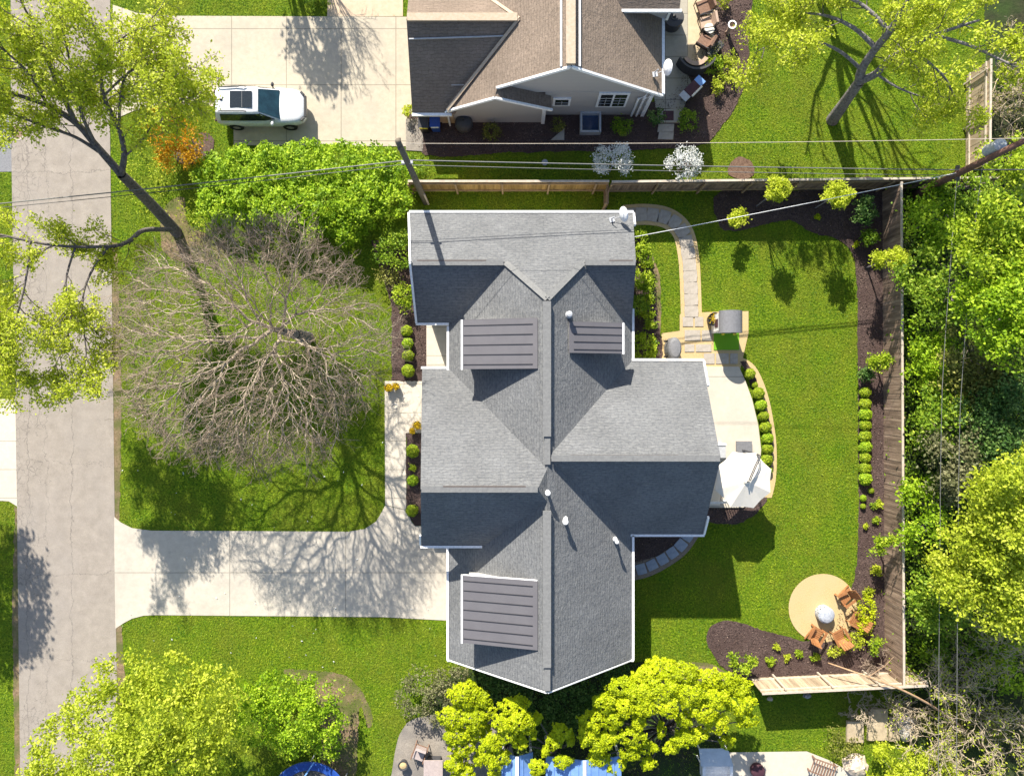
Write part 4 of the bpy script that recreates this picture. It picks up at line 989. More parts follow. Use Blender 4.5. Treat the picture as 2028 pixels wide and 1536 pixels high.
# bench under the roof edge, half hidden by the parasol
p = at(1412, 972, .5); t = thing('patio_bench', (p.x, p.y, .12), 'white cushioned bench tucked between the parasol and the shaded roof edge', 'bench')
MB().box((p.x, p.y, .45), (.75, 1.5, .12)).build('seat', M_cream, t); MB().box((p.x-.36, p.y, .72), (.12, 1.5, .42)).build('backrest', M_dark, t)
for sx in (-1, 1):
    for sy in (-1, 1): MB().box((p.x+sx*.33, p.y+sy*.68, .255), (.06, .06, .27)).build('leg', M_dark, t)
p = at(1441, 994, .9); t = thing('patio_railing', (p.x, p.y, .12), 'low white railing along the shaded end of the concrete patio', 'railing')
MB().box((p.x-.1, p.y, .98), (1.9, .08, .08)).build('handrail', M_white, t)
for k in range(3): MB().box((p.x-.95+k*.85, p.y, .53), (.08, .08, .82)).build('post', M_white, t)
for k in range(12): pass
bl = MB()
for k in range(13): bl.box((p.x-.92+k*.137, p.y, .56), (.03, .03, .76))
bl.build('baluster_panel', M_white, t)
p = at(1431, 892, 1.0); t = thing('storage_cabinet', (p.x, p.y, .12), 'small white cabinet with dark open shelf against the garden wing', 'cabinet')
MB().box((p.x-.05, p.y, .55), (.45, .75, .86)).build('body', M_lgrey, t); MB().box((p.x-.05, p.y+.32, 1.0), (.50, .10, .05)).build('top', M_white, t); MB().box((p.x+.18, p.y, .55), (.03, .55, .7)).build('door', M_dark, t)
# covered grill
p = at(1337, 690, 1.0); t = thing('covered_grill', (p.x, p.y, .03), 'barbecue grill under a grey fitted cover on the pavers', 'grill')
m = MB(); m.lathe((p.x, p.y, .03), [(.5, 0), (.48, .85), (.44, 1.0), (.34, 1.1), (.1, 1.13)], 20, sx=.75, sy=1.25); m.build('cover', M_grey, t)
for sy in (-.40, .40):
    MB().tube([(p.x-.34, p.y+sy, .55), (p.x-.48, p.y+sy, .65), (p.x-.34, p.y+sy, .78)], .05, 8).build('handle', M_black, t)
MB().box((p.x, p.y-.72, .75), (.55, .28, .05)).build('side_shelf', M_black, t)
# planter tub
def tub(name, label, px, r_, h_, mat_, fol, cat='planter', leafn=160, size=.07, group=None, fh=.12):
    p = at(*px); t = thing(name, tuple(p+Vector((0, 0, .03))), label, cat, group)
    MB().lathe((p.x, p.y, .03), [(r_*.75, 0), (r_, h_), (r_*.9, h_), (r_*.85, h_-.08), (.02, h_-.08)], 18, cap=True).build('pot', mat_, t)
    rng = rg(); n_ = leafn; P = rng.normal(0, 1, (n_, 3))*np.array([r_*.42, r_*.42, fh*.5])+np.array([p.x, p.y, h_+fh])
    finish('plant', leaf_mesh('plant', P, rng.random(n_), size, rng, .6), fol, t); return t
tub('planter', 'large black tub planter with a yellow plant where the stone path meets the pavers', (1409, 634), .36, .62, M_black, F_yflower)
tub('flower_pot', 'yellow flower pot on the walkway end, the one by the lawn edge', (772, 768), .22, .34, M_dark, F_yflower, 'flower pot', group='yellow flower pots', leafn=260)
tub('flower_pot', 'yellow flower pot on the walkway end, the one toward the house', (786, 765), .20, .34, M_dark, F_yflower, 'flower pot', group='yellow flower pots', leafn=220)
tub('flower_pot', 'orange-yellow flower pot at the front doorstep, the one next to the wall', (828, 841), .22, .36, M_dark, F_yflower, 'flower pot', group='yellow flower pots', leafn=260)
tub('flower_pot', 'small pale yellow flower pot at the corner of the entry mulch bed', (818, 852), .17, .28, M_woodd, F_yflower, 'flower pot', group='yellow flower pots', leafn=180)
# playhouse with barrel roof
p0 = at(1440, 656, 0); X0, X1 = 10.62, 11.72; Y0, Y1 = 2.86, 3.92
t = thing('playhouse', ((X0+X1)/2, (Y0+Y1)/2, .03), 'small white playhouse with a grey barrel roof beside the artificial turf square', 'playhouse')
m = MB()
for y in (Y0+.08, Y1-.08): m.box(((X0+X1)/2, y, .75), (X1-X0-.1, .05, 1.44))
for x in (X0+.06, X1-.06): m.box((x, (Y0+Y1)/2, .75), (.05, Y1-Y0-.22, 1.44))
m.build('wall', M_white, t)
MB().box((X0+.028, (Y0+Y1)/2-.03, 1.02), (.03, .42, .55)).build('window', M_red, t)
m = MB(); n_ = 14; outer = []; 
for k in range(n_+1):
    an = math.pi*(1-k/n_); outer.append(((X0+X1)/2+.06+.60*math.cos(an), 1.48+.50*math.sin(an)))
vs_ = [(x, Y0-.04, z) for x, z in outer]+[(x, Y1+.04, z) for x, z in outer]; nn = n_+1
fs = [(k, k+1, nn+k+1, nn+k) for k in range(n_)]+[tuple(range(nn)), tuple(range(2*nn-1, nn-1, -1)), (0, nn, 2*nn-1, nn-1)]
m.add(vs_, [f[::-1] for f in fs]).build('roof', M_grey, t, smooth_=False)
for x in (X0+.25, X1-.25): MB().lathe((x, Y0-.06, 1.38), [(.06, 0), (.10, .05), (.02, .14)], 10).build('lantern', M_yellow, t)
p = at(1438, 674); o = MB().box((p.x, p.y, .052), (1.35, 1.02, .03)).build('turf_mat', surf('artificial_turf', (.13, .32, .012), (.19, .42, .02), 30, .9, .6, .02), loc=(p.x, p.y, .04))
props(o, 'square mat of bright artificial turf on the pavers by the playhouse', 'turf mat')

# stepping stones: the path's flat stones, each cut on its own
rnd = random.Random(11)
def stones(path, n_, mat_, label, group, w_=.72, l_=.62, z=.034):
    P_ = [Vector((x, y)) for x, y in path]; L = [0]
    for a0, b0 in zip(P_[:-1], P_[1:]): L.append(L[-1]+(b0-a0).length)
    for k in range(n_):
        s_ = (k+.5)*L[-1]/n_; i = max(j for j in range(len(L)) if L[j] <= s_); i = min(i, len(P_)-2)
        q = P_[i].lerp(P_[i+1], (s_-L[i])/max(L[i+1]-L[i], 1e-6)); d = (P_[i+1]-P_[i]).normalized(); an = math.atan2(d.y, d.x)
        pts = []
        for sx, sy in ((-1, -1), (0, -1.04), (1, -1), (1.03, 0), (1, 1), (0, 1.03), (-1, 1), (-1.03, 0)):
            x, y = sx*l_/2*rnd.uniform(.9, 1.03), sy*w_/2*rnd.uniform(.92, 1.03)
            pts.append((x*math.cos(an)-y*math.sin(an), x*math.sin(an)+y*math.cos(an)))
        o = MB().prism(pts, 0, .045).build('stepping_stone', mat_, world=False, loc=(q.x, q.y, z)); props(o, label, 'paving stone', group)
stones(pathc, 13, M_stone, 'flat stone set in the tan gravel path curving past the lawn', 'stones of the curved lawn path')
stones(pc2, 7, M_bstone, 'bluish flat stone in the shaded curved path by the window wells', 'stones of the shaded path', .56, .54)
rnd = random.Random(4)
def flag(x0, y0, x1, y1):
    a0, b0 = at(x0, y1), at(x1, y0); g = .035; w_, l_ = b0.x-a0.x-2*g, b0.y-a0.y-2*g; q = (a0+b0)/2; jt = lambda: rnd.uniform(.95, 1.0)
    o = MB().prism([(-w_/2*jt(), -l_/2*jt()), (w_/2*jt(), -l_/2*jt()), (w_/2*jt(), l_/2*jt()), (-w_/2*jt(), l_/2*jt())], 0, .03).build('paving_slab', M_stone, world=False, loc=(q.x, q.y, .034)); props(o, 'grey flagstone laid in the tan paver patio by the covered grill', 'paving slab', 'flagstones of the paver patio')
for xs, ys in (((1350, 1374, 1394), (626, 648)), ((1354, 1388, 1410), (652, 676)), ((1354, 1376, 1410), (680, 698)), ((1392, 1416, 1444, 1462), (698, 722))):
    for u, v in zip(xs[:-1], xs[1:]): flag(u, ys[0], v, ys[1])

# ------------------------------------------------------------------ neighbour's yard
def wheelie(px, py, body, lid, label):
    p = at(px, py); t = thing('wheeled_bin', tuple(p+Vector((0, 0, .04))), label, 'bin')
    MB().add([(p.x+sx*.24*k, p.y+sy*.27*k, z) for z, k in ((.06, .82), (.95, 1)) for sx, sy in ((-1, -1), (1, -1), (1, 1), (-1, 1))], [(0, 3, 2, 1), (4, 5, 6, 7), (0, 1, 5, 4), (1, 2, 6, 5), (2, 3, 7, 6), (3, 0, 4, 7)]).build('body', body, t)
    MB().slab([(p.x-.27, p.y-.30, 1.0), (p.x+.27, p.y-.30, 1.0), (p.x+.27, p.y+.30, 1.06), (p.x-.27, p.y+.30, 1.06)], .05).build('lid', lid, t)
    MB().box((p.x, p.y-.305, .93), (.42, .02, .14)).build('label_panel', M_yellow if body == M_black else M_white, t)
    for s_ in (-1, 1): MB().lathe((0, 0, 0), [(.09, -.02), (.09, .02)], 12).build('wheel', M_rubber, t, world=False).location = (s_*.2, .24, .09)
wheelie(843, 256, M_black, M_dark, 'black wheeled bin with yellow front strip below the brown roof gutter')
wheelie(865, 254, M_blue, M_blue, 'blue wheeled bin with white front strip below the brown roof gutter')
p = at(920, 252, 0); t = thing('fire_pit_cover', tuple(p+Vector((0, 0, .04))), 'round black covered kettle standing by the low grey gable', 'covered kettle')
MB().lathe((p.x, p.y, .05), [(.28, 0), (.46, .3), (.48, .55), (.40, .78), (.2, .92), (.03, .95)], 20).build('body', M_dark, t, smooth_=True); MB().lathe((p.x, p.y, .98), [(.04, 0), (.06, .04), (.02, .08)], 10).build('knob', M_black, t)
p = at(1104, 268); o = MB().add([(-.36, -.28, 0), (.36, -.28, 0), (.36, .34, 0), (-.36, -.28, .06), (.36, -.28, .06), (.36, .34, .06)], [(2, 1, 0), (3, 4, 5), (0, 1, 4, 3), (1, 2, 5, 4), (2, 0, 3, 5)]).build('paving_slab', M_stone, world=False, loc=(p.x, p.y, .036)); props(o, 'triangular grey slab lying in the dark mulch by the window well', 'paving slab')
for px, py, w_, l_ in ((1318, 255, .9, .45), (1318, 270, .85, .42)):
    p = at(px, py); o = MB().prism([(-w_/2, -l_/2*.9), (w_/2*.9, -l_/2), (w_/2, l_/2), (-w_/2*.85, l_/2)], 0, .07).build('stepping_stone', M_stone, world=False, loc=(p.x, p.y, .036)); props(o, 'grey stepping stone in the mulch between two small evergreen bushes', 'stepping stone', 'stones below the neighbour patio')
p = at(1324, 232); t = thing('patio_step', tuple(p), 'pale concrete step with a dark mat leading down from the neighbour patio', 'step')
MB().prism([(p.x-.6, p.y-.35), (p.x+.6, p.y-.35), (p.x+.65, p.y+.35), (p.x-.62, p.y+.35)], .03, .2).build('tread', M_patio2, t); MB().box((p.x-.05, p.y, .215), (.55, .5, .02)).build('mat', M_red, t)
p = at(1335, 34, .7); t = thing('round_table', (p.x, p.y, .05), 'round table under a dark fitted cover on the neighbour patio', 'covered table')
MB().lathe((p.x, p.y, .05), [(.5, 0), (.54, .62), (.52, .68), (.2, .70), (.19, .73), (.02, .73)], 24).build('cover', M_dark, t)
MB().lathe((p.x, p.y, .79), [(.10, 0), (.07, .03), (.02, .05)], 16).build('vent', M_black, t)
def lounge(name, label, px, py, yaw, seat_m, frame_m, w_=.75, group=None):
    p = at(px, py); t = thing(name, (p.x, p.y, .05), label, 'chair', group, math.radians(yaw))
    MB().box((.05, 0, .36), (.62, w_-.12, .13)).build('seat', seat_m, t, world=False)
    MB().box((-.33, 0, .62), (.13, w_-.12, .56), tilt=.2).build('backrest', seat_m, t, world=False)
    for s_ in (-1, 1):
        MB().tube(smooth([(.36, s_*w_/2, 0), (.36, s_*w_/2, .55), (.3, s_*w_/2, .6), (-.3, s_*w_/2, .6), (-.44, s_*w_/2, .9)], 4), .026, 6).build('arm', frame_m, t, world=False)
        MB().tube([(-.3, s_*w_/2, .6), (-.4, s_*w_/2, 0)], .026, 6).build('leg', frame_m, t, world=False)
    MB().box((0, 0, .27), (.7, w_-.04, .04)).build('frame', frame_m, t, world=False)
    return t
lounge('lounge_chair', 'brown cushioned lounge chair at the upper edge of the neighbour patio', 1391, 22, 200, M_woodd, M_dark, .8, 'neighbour patio chairs')
lounge('lounge_chair', 'tan lounge chair between the brown chair and the small wicker table', 1396, 53, 190, M_tan, M_dark, .72, 'neighbour patio chairs')
lounge('lounge_chair', 'wicker chair with red-brown cushion beside the dark curved bench', 1392, 90, 150, M_woodd, M_dark, .72, 'neighbour patio chairs')
p = at(1400, 66); t = thing('side_table', (p.x, p.y, .05), 'small cream side table between the neighbour patio chairs', 'side table')
MB().lathe((p.x, p.y, .05), [(.26, .42), (.28, .45), (.27, .48), (.02, .48)], 16).build('tabletop', M_cream, t); MB().lathe((p.x, p.y, .05), [(.2, 0), (.05, .05), (.05, .42)], 12).build('pedestal', M_dark, t)
p = at(1374, 132); t = thing('curved_bench', (p.x, p.y, .05), 'dark curved bench with a pale seat rim at the corner of the neighbour patio', 'bench')
def arc_prism(m, cx, cy, r0, r1, a0, a1, z0, z1, n_=12):
    A_ = [math.radians(a0+(a1-a0)*k/n_) for k in range(n_+1)]
    for u, v in zip(A_[:-1], A_[1:]):
        m.prism([(cx+r0*math.cos(u), cy+r0*math.sin(u)), (cx+r1*math.cos(u), cy+r1*math.sin(u)), (cx+r1*math.cos(v), cy+r1*math.sin(v)), (cx+r0*math.cos(v), cy+r0*math.sin(v))], z0, z1)
m = MB(); arc_prism(m, p.x, p.y+.55, .55, .98, 205, 335, .05, .46); m.build('base', M_black, t)
m = MB(); arc_prism(m, p.x, p.y+.55, .50, .72, 207, 333, .462, .52); m.build('seat', M_tan, t)
m = MB(); arc_prism(m, p.x, p.y+.55, .98, 1.08, 205, 335, .05, .85); m.build('backrest', M_dark, t)
p = at(1362, 190); t = thing('gas_grill', (p.x, p.y, .05), 'steel gas grill with open lid turned diagonally at the patio edge', 'grill', rotz=math.radians(45))
MB().box((0, 0, .45), (.75, .5, .8)).build('cabinet', M_black, t, world=False)
MB().box((0, 0, .90), (.74, .5, .08)).build('firebox', M_red, t, world=False)
for s_ in (-1, 1): MB().box((s_*.56, 0, .90), (.36, .5, .05)).build('side_shelf', M_lgrey if s_ < 0 else M_bluemetal, t, world=False)
MB().tube([(-.36, -.30, 1.05), (.36, -.30, 1.05)], .05, 8).build('lid', M_cream, t, world=False)
for sx in (-1, 1): MB().lathe((sx*.3, .2, 0), [(.06, 0), (.06, .05)], 10).build('wheel', M_rubber, t, world=False)
p = at(1440, 66); t = thing('garden_urn', (p.x, p.y, .04), 'white-rimmed tall urn standing alone in the mulch by the lawn', 'urn')
MB().lathe((p.x, p.y, .04), [(.14, 0), (.10, .15), (.12, .55), (.20, .78), (.21, .84), (.16, .84), (.14, .74), (.02, .74)], 16).build('vase', M_tan, t, smooth_=True); MB().lathe((p.x, p.y, .88), [(.21, 0), (.23, .03), (.16, .04)], 16, cap=False).build('rim', M_white, t)
for px, py, lb in ((1411, 108, 'dark bench planter with sparse greenery at the patio corner'), ):
    p = at(px, py); t = thing('planter_box', (p.x, p.y, .05), lb, 'planter', rotz=math.radians(45)); MB().box((0, 0, .3), (.95, .35, .55)).build('box', M_dark, t, world=False)
    rng = rg(); P = rng.normal(0, 1, (120, 3))*np.array([.3, .1, .06])+np.array([0, 0, .62]); finish('plant', leaf_mesh('plant', P, rng.random(120), .1, rng), F_grey, t, world=False)
p = at(1079, 322); o = MB().lathe((0, 0, 0), [(.16, 0), (.17, .03), (.13, .05), (.02, .055)], 14).build('utility_cover', M_lgrey, world=False, loc=(p.x, p.y, .01)); props(o, 'small pale round cover set in the shaded grass strip behind the fence', 'utility cover')
p = at(34, 262); t = thing('manhole_cover', (p.x, p.y, .02), 'rusty round manhole cover in the street beside the dark side road', 'manhole cover')
MB().lathe((p.x, p.y, .021), [(.33, 0), (.33, .012), (.31, .014), (.02, .014)], 24).build('lid', surf('rusty_iron', (.20, .12, .09), (.32, .20, .15), 12, .8, .5), t); MB().lathe((p.x, p.y, .0205), [(.46, 0), (.46, .009), (.34, .009)], 24, cap=False).build('frame', M_conc2, t)
p = at(782, 804); o = MB().tube([(p.x+.17*math.cos(k*.6), p.y+.12*math.sin(k*.6), .05) for k in range(10)], .016, 5).build('garden_hose', M_lgrey, loc=(p.x, p.y, .03)); props(o, 'small coil of grey hose left on the pale walkway', 'hose')

# ------------------------------------------------------------------ yard across the lower edge
def simple_chair(label, px, py, yaw, mat_, name='wicker_chair'): return lounge(name, label, px, py, yaw, mat_, M_woodd, .68)
simple_chair('wicker chair facing the stone table on the grey gravel yard', 833, 1482, 250, M_pink)
p = at(858, 1520, .7); t = thing('stone_table', (p.x, p.y, .03), 'square pinkish stone table at the edge of the gravel yard', 'table')
MB().box((p.x, p.y-.02, .71), (1.0, .85, .07)).build('tabletop', M_pink, t); MB().box((p.x, p.y, .355), (.7, .6, .63)).build('pedestal', M_dark, t)
p = at(798, 1516, .4); t = thing('fire_bowl', (p.x, p.y, .03), 'round fire bowl filled with tan stones on the gravel yard', 'fire bowl')
MB().lathe((p.x, p.y, .03), [(.18, 0), (.25, .34), (.27, .38), (.22, .38), (.19, .33), (.01, .33)], 18).build('bowl', M_dark, t); MB().lathe((p.x, p.y, .365), [(.2, 0), (.16, .03), (.05, .06), (.01, .065)], 12).build('stones', M_sand, t)
c_ = at(613, 1585, .9); t = thing('trampoline', (c_.x, c_.y, 0), 'round trampoline with blue rim pad behind the light green shrub', 'trampoline')
m = MB()
m.lathe((c_.x, c_.y, .88), [(1.62, 0), (2.05, 0), (2.07, .04), (2.03, .07), (1.64, .06), (1.60, .03)], 40, cap=False); m.build('rim_pad', M_blue, t)
MB().lathe((c_.x, c_.y, .86), [(1.64, 0), (1.64, .02), (.02, .0)], 40).build('mat', surf('trampoline_mat', (.06, .055, .05), (.14, .125, .11), 5, .8, .1), t)
for k in range(6): MB().tube([(c_.x+2.0*math.cos(k*math.pi/3+.5), c_.y+2.0*math.sin(k*math.pi/3+.5), 0), (c_.x+2.0*math.cos(k*math.pi/3+.5), c_.y+2.0*math.sin(k*math.pi/3+.5), .88)], .03, 8).build('leg', M_lgrey, t)
MB().bar((c_.x+.25, c_.y+2.05, .97), (c_.x-.35, c_.y+1.15, .99), .07, .05).build('ladder_strap', flat('light_blue', (.2, .4, .8), .4), t)
# blue roofed shelters behind the golden bushes
def shelter(label, x0, x1, y0, y1, z, mat_):
    t = thing('garden_shelter', ((x0+x1)/2, (y0+y1)/2, 0), label, 'shelter', 'shelters behind the golden bushes')
    m = MB(); xm = (x0+x1)/2; m.slab([(x0, y0, z), (xm, y0, z+.45), (xm, y1, z+.45), (x0, y1, z)], .06); m.slab([(xm, y0, z+.45), (x1, y0, z), (x1, y1, z), (xm, y1, z+.45)], .06); ro = m.build('roof', mat_, t)
    s_ = MB(); k = .3
    while xm+k < x1-.1:
        f = k/(x1-xm); zz = z+.45*(1-f)+.02; s_.bar((xm+k, y0, zz), (xm+k, y1, zz), .03, .05); s_.bar((xm-k, y0, zz), (xm-k, y1, zz), .03, .05); k += .4
    s_.build('standing_seam', mat_, ro); MB().bar((xm, y0, z+.48), (xm, y1+.02, z+.48), .16, .05).build('ridge_cap', M_white, ro)
    for x in (x0+.1, x1-.1):
        for y in (y0+.1, y1-.1): MB().box((x, y, (z-.06)/2), (.12, .12, z-.07)).build('post', M_white, t)
shelter('low shelter with a bright blue roof between two clumps of golden bushes', -.55, 1.05, -23.5, -18.35, 2.2, M_bluemetal)
shelter('wider shelter with a pale blue ribbed roof behind the large golden bush', 1.7, 5.5, -23.5, -18.5, 2.3, M_bluemetal)
p = at(1420, 1512, .6); t = thing('garden_sofa', (p.x, p.y, .05), 'white garden sofa beside the cream patio, seen past the golden bush', 'sofa')
MB().box((p.x, p.y-.35, .35), (1.6, .7, .3)).build('seat', M_white, t); MB().box((p.x-.72, p.y-.3, .6), (.16, .8, .3)).build('arm', M_white, t); MB().box((p.x+.72, p.y-.3, .6), (.16, .8, .3)).build('arm', M_white, t); MB().box((p.x, p.y-.75, .7), (1.6, .14, .5)).build('backrest', M_white, t)
p = at(1408, 1490, .9); t = thing('awning', (p.x, p.y, 0), 'slanted grey glass awning in front of the white garden sofa', 'awning')
MB().slab([(p.x-.75, p.y+.45, 1.35), (p.x+.75, p.y+.45, 1.35), (p.x+1.15, p.y-.65, 1.0), (p.x-.55, p.y-.65, 1.0)], .05).build('panel', surf('grey_glass', (.35, .38, .42), (.5, .53, .57), 2, .2, 0, spec=.6), t)
for dx, dy, zz in ((-.7, .4, 1.3), (.7, .4, 1.3), (1.05, -.6, .98), (-.5, -.6, .98)): MB().box((p.x+dx, p.y+dy, zz/2), (.06, .06, zz-.04)).build('post', M_white, t)
p = at(1502, 1528, .4); t = thing('ottoman', (p.x, p.y, .05), 'dark red-brown round ottoman on the cream patio', 'ottoman'); MB().lathe((p.x, p.y, .06), [(.34, 0), (.38, .15), (.36, .38), (.25, .44), (.02, .45)], 18).build('cushion', M_red, t, smooth_=True)
p = at(1632, 1524, .5); t = thing('slatted_lounger', (p.x, p.y, .05), 'grey slatted lounger casting a striped shadow on the cream patio', 'lounger', rotz=math.radians(-20))
m = MB()
for k in range(9): m.box((-.6+k*.15, 0, .36), (.05, .75, .03))
m.build('slats', M_woodd, t, world=False)
for s_ in (-1, 1): MB().box((0, s_*.36, .32), (1.4, .05, .05)).build('rail', M_woodd, t, world=False)
for sx in (-1, 1):
    for s_ in (-1, 1): MB().box((sx*.6, s_*.36, .16), (.06, .06, .27)).build('leg', M_woodd, t, world=False)
# rocks and slabs in the overgrown corner
def rock(label, px, py, sx, sy, sz, mat_, seed, name='boulder'):
    rnd = random.Random(seed); p = at(px, py); m = MB(); n1, n2 = 9, 14; vs_ = []
    for i in range(n1+1):
        th = math.pi*i/n1
        for k in range(n2):
            ph_ = 2*math.pi*k/n2; v = Vector((math.sin(th)*math.cos(ph_), math.sin(th)*math.sin(ph_), math.cos(th)))
            f = 1+.35*mnoise.noise(v*1.6+Vector((seed, 0, 0)))+.15*mnoise.noise(v*4+Vector((0, seed, 0)))
            vs_.append((v.x*sx*f, v.y*sy*f, max(v.z*sz*f, -.1)+.05))
    fs = [(i*n2+k, (i+1)*n2+k, (i+1)*n2+(k+1) % n2, i*n2+(k+1) % n2) for i in range(n1) for k in range(n2)]
    o = m.add(vs_, fs).build(name, mat_, world=False, loc=(p.x, p.y, 0)); props(o, label, 'rock')
rock('dark grey boulder beside the tan slabs in the overgrown corner', 1790, 1434, .55, .85, .5, M_rock, 3)
rock('pale pinkish boulder at the edge of the cream patio', 1692, 1512, .65, .6, .55, M_rockp, 8)
rock('small whitish rock under the shaded side of the pale fence', 1524, 1382, .16, .12, .12, M_rockp, 14)
rock('second small grey rock in the shade under the pale fence', 1597, 1376, .2, .14, .14, M_rock, 19)
for k, (px, py, w_, l_, lb) in enumerate([(1691, 1446, .9, 1.15, 'tan square slab by the shaded pool of grass in the corner'), (1737, 1417, 1.0, .9, 'worn tan slab with timber grain, upper one of the corner terrace'), (1735, 1448, 1.05, .8, 'worn tan slab below the timber-grained one in the corner terrace'), (1768, 1440, .55, 1.3, 'narrow tan slab next to the dark grey boulder')]):
    p = at(px, py); o = MB().prism([(-w_/2, -l_/2), (w_/2, -l_/2*.95), (w_/2*.96, l_/2), (-w_/2*.95, l_/2)], 0, .16).build('stone_slab', surf('tan_slab', (.34, .27, .18), (.48, .39, .27), 5, .9, .3) if k == 0 else bpy.data.materials['tan_slab'], world=False, loc=(p.x, p.y, .02)); props(o, lb, 'slab')
pts = [at(1640, 1312, 1.0), at(1720, 1340, 2.05), at(1800, 1372, 2.15), at(1880, 1420, 1.2), at(1960, 1490, .4)]
M_limb = surf('orange_bark', (.28, .17, .09), (.46, .31, .19), 6, .9, .4)
t = thing('fallen_trunk', tuple(at(1800, 1372)), 'orange-brown fallen trunk lying across the corner of the pale fence', 'fallen trunk')
MB().tube(smooth([tuple(q) for q in pts], 5), [.035+.04*k/20 for k in range(21)], 8).build('trunk', M_limb, t, smooth_=True)
MB().tube([pts[1], at(1752, 1318, 2.5), at(1770, 1300, 2.7)], [.03, .02, .012], 6).build('branch', M_limb, t)

# ------------------------------------------------------------------ the bare tree on the front lawn
def colonize(start, targets, rng, jit=.05, step=.35, bias=.35):
    """grow one branching skeleton that reaches every target: nodes, parents"""
    N = [np.array(p, float) for p in start]; par = [max(i-1, -1) for i in range(len(N))]; plen = [0.0]
    for i in range(1, len(N)): plen.append(plen[-1]+np.linalg.norm(N[i]-N[i-1]))
    arr = np.zeros((60000, 3)); pl = np.zeros(60000); n = len(N); arr[:n] = N; pl[:n] = plen; lo = len(start)-1
    par = par+[0]*(60000-n); hub = np.array(start[-1])
    order = np.argsort(np.linalg.norm(targets-hub, axis=1))
    for t in targets[order]:
        d = np.linalg.norm(arr[lo:n]-t, axis=1)+bias*pl[lo:n]*.5+.0
        rh = np.linalg.norm(arr[lo:n]-hub, axis=1); d = d+np.maximum(0, rh-np.linalg.norm(t-hub))*2
        k = int(np.argmin(d))+lo; a0 = arr[k].copy(); L = np.linalg.norm(t-a0); m = max(1, int(round(L/step))); prev = k
        for q in range(1, m+1):
            p = a0+(t-a0)*q/m
            if q < m: p = p+rng.normal(0, jit*min(1, L), 3); p[2] += .05*L*math.sin(math.pi*q/m)
            arr[n] = p; par[n] = prev; pl[n] = pl[prev]+np.linalg.norm(p-arr[prev]); prev = n; n += 1
    return arr[:n], par[:n]

def bare_tree():
    rnd = random.Random(42); rng = np.random.default_rng(77)
    b = at(611, 668); t = thing('bare_tree', (b.x, b.y, 0), 'broad leafless tree with a dome of pale brown twigs on the front lawn', 'tree')
    hub = np.array(at(556, 655, 4.4)); cx_, cy_ = -11.75, 1.75
    def reach(an):
        c_, s_ = math.cos(an), math.sin(an)
        return 6.1+(-.55*c_ if c_ < 0 else -.1*c_)+(.75*s_ if s_ < 0 else -.3*s_)+.35*math.sin(5*an+1)+.2*math.sin(11*an)
    T = []; M = 1600
    for k in range(M):
        an = k*2.399963+rnd.uniform(-.15, .15); f = math.sqrt((k+.5)/M); R = reach(an)*f**.9
        dome = 5.0+3.3*math.sqrt(max(0, 1-f*f)); z = dome-abs(rnd.gauss(0, 1.0))*(1.0-.3*f)+rnd.gauss(0, .25)
        T.append((cx_+R*math.cos(an)+rnd.gauss(0, .12), cy_+R*math.sin(an)+rnd.gauss(0, .12), max(3.2, z)))
    start = [tuple(b), tuple(b.lerp(Vector(hub), .5)), tuple(hub)]
    A_, par = colonize(start, np.array(T), rng, .055, .40, 1.25)
    n_ = len(A_); cnt = np.zeros(n_)
    for i in range(n_-1, 0, -1):
        cnt[i] += 1; cnt[par[i]] += cnt[i]
    rad = .0098+.0038*np.sqrt(np.maximum(cnt-1, 0)); rad[:3] = (.32, .25, .17)
    trunk, br, tw = [], [], []
    for i in range(1, n_):
        p, q = tuple(A_[par[i]]), tuple(A_[i]); s_ = (p, q, min(rad[par[i]], rad[i]*1.25), rad[i])
        (trunk if i < 3 else br).append(s_)
    spec = [(3, 3, .55, 38, .22, .02), (2, 0, .6, 40, .3, 0)]; sg = []; tips = []
    leafn = [i for i in range(3, n_) if cnt[i] <= 14]*2
    for i in leafn:
        d = Vector(A_[i]-A_[par[i]])
        if d.length < 1e-4: continue
        d.normalize()
        ax = Vector((rnd.gauss(0, 1), rnd.gauss(0, 1), rnd.gauss(0, .6))); d2 = d*.8+ax*.55
        if rnd.random() < .98: grow(A_[i], d2, rnd.uniform(.40, .95), .009, 0, spec, rnd, sg, tips, 2)
    tw = [(s[0], s[1], max(s[2], .0075), max(s[3], .0062)) for s in sg]
    finish('trunk', seg_mesh('trunk', trunk, 9), M_bark, t, smooth_=True)
    finish('branches', seg_mesh('branches', br, 5), M_barkl, t, smooth_=True)
    finish('crown', seg_mesh('crown', tw, 3), M_twig, t)
bare_tree()

# ------------------------------------------------------------------ leaning tree over the street
def twig_leaves(segs, levels, per, spread, size, rng, mat, parent, up=.5, keep=1.0, droop=0.):
    S = np.array([[*s[0], *s[1]] for s in segs if s[4] in levels])
    if keep < 1: S = S[rng.random(len(S)) < keep]
    f = rng.random((len(S), per, 1)); P = S[:, None, :3]*(1-f)+S[:, None, 3:]*f+rng.normal(0, spread, (len(S), per, 3)); P[..., 2] -= droop*rng.random((len(S), per))
    ct = rng.random((len(S), 1)); ti = (ct*.5+rng.random((len(S), per))*.5).ravel()
    return finish('crown', leaf_mesh('crown', P.reshape(-1, 3), ti, size, rng, up), mat, parent)

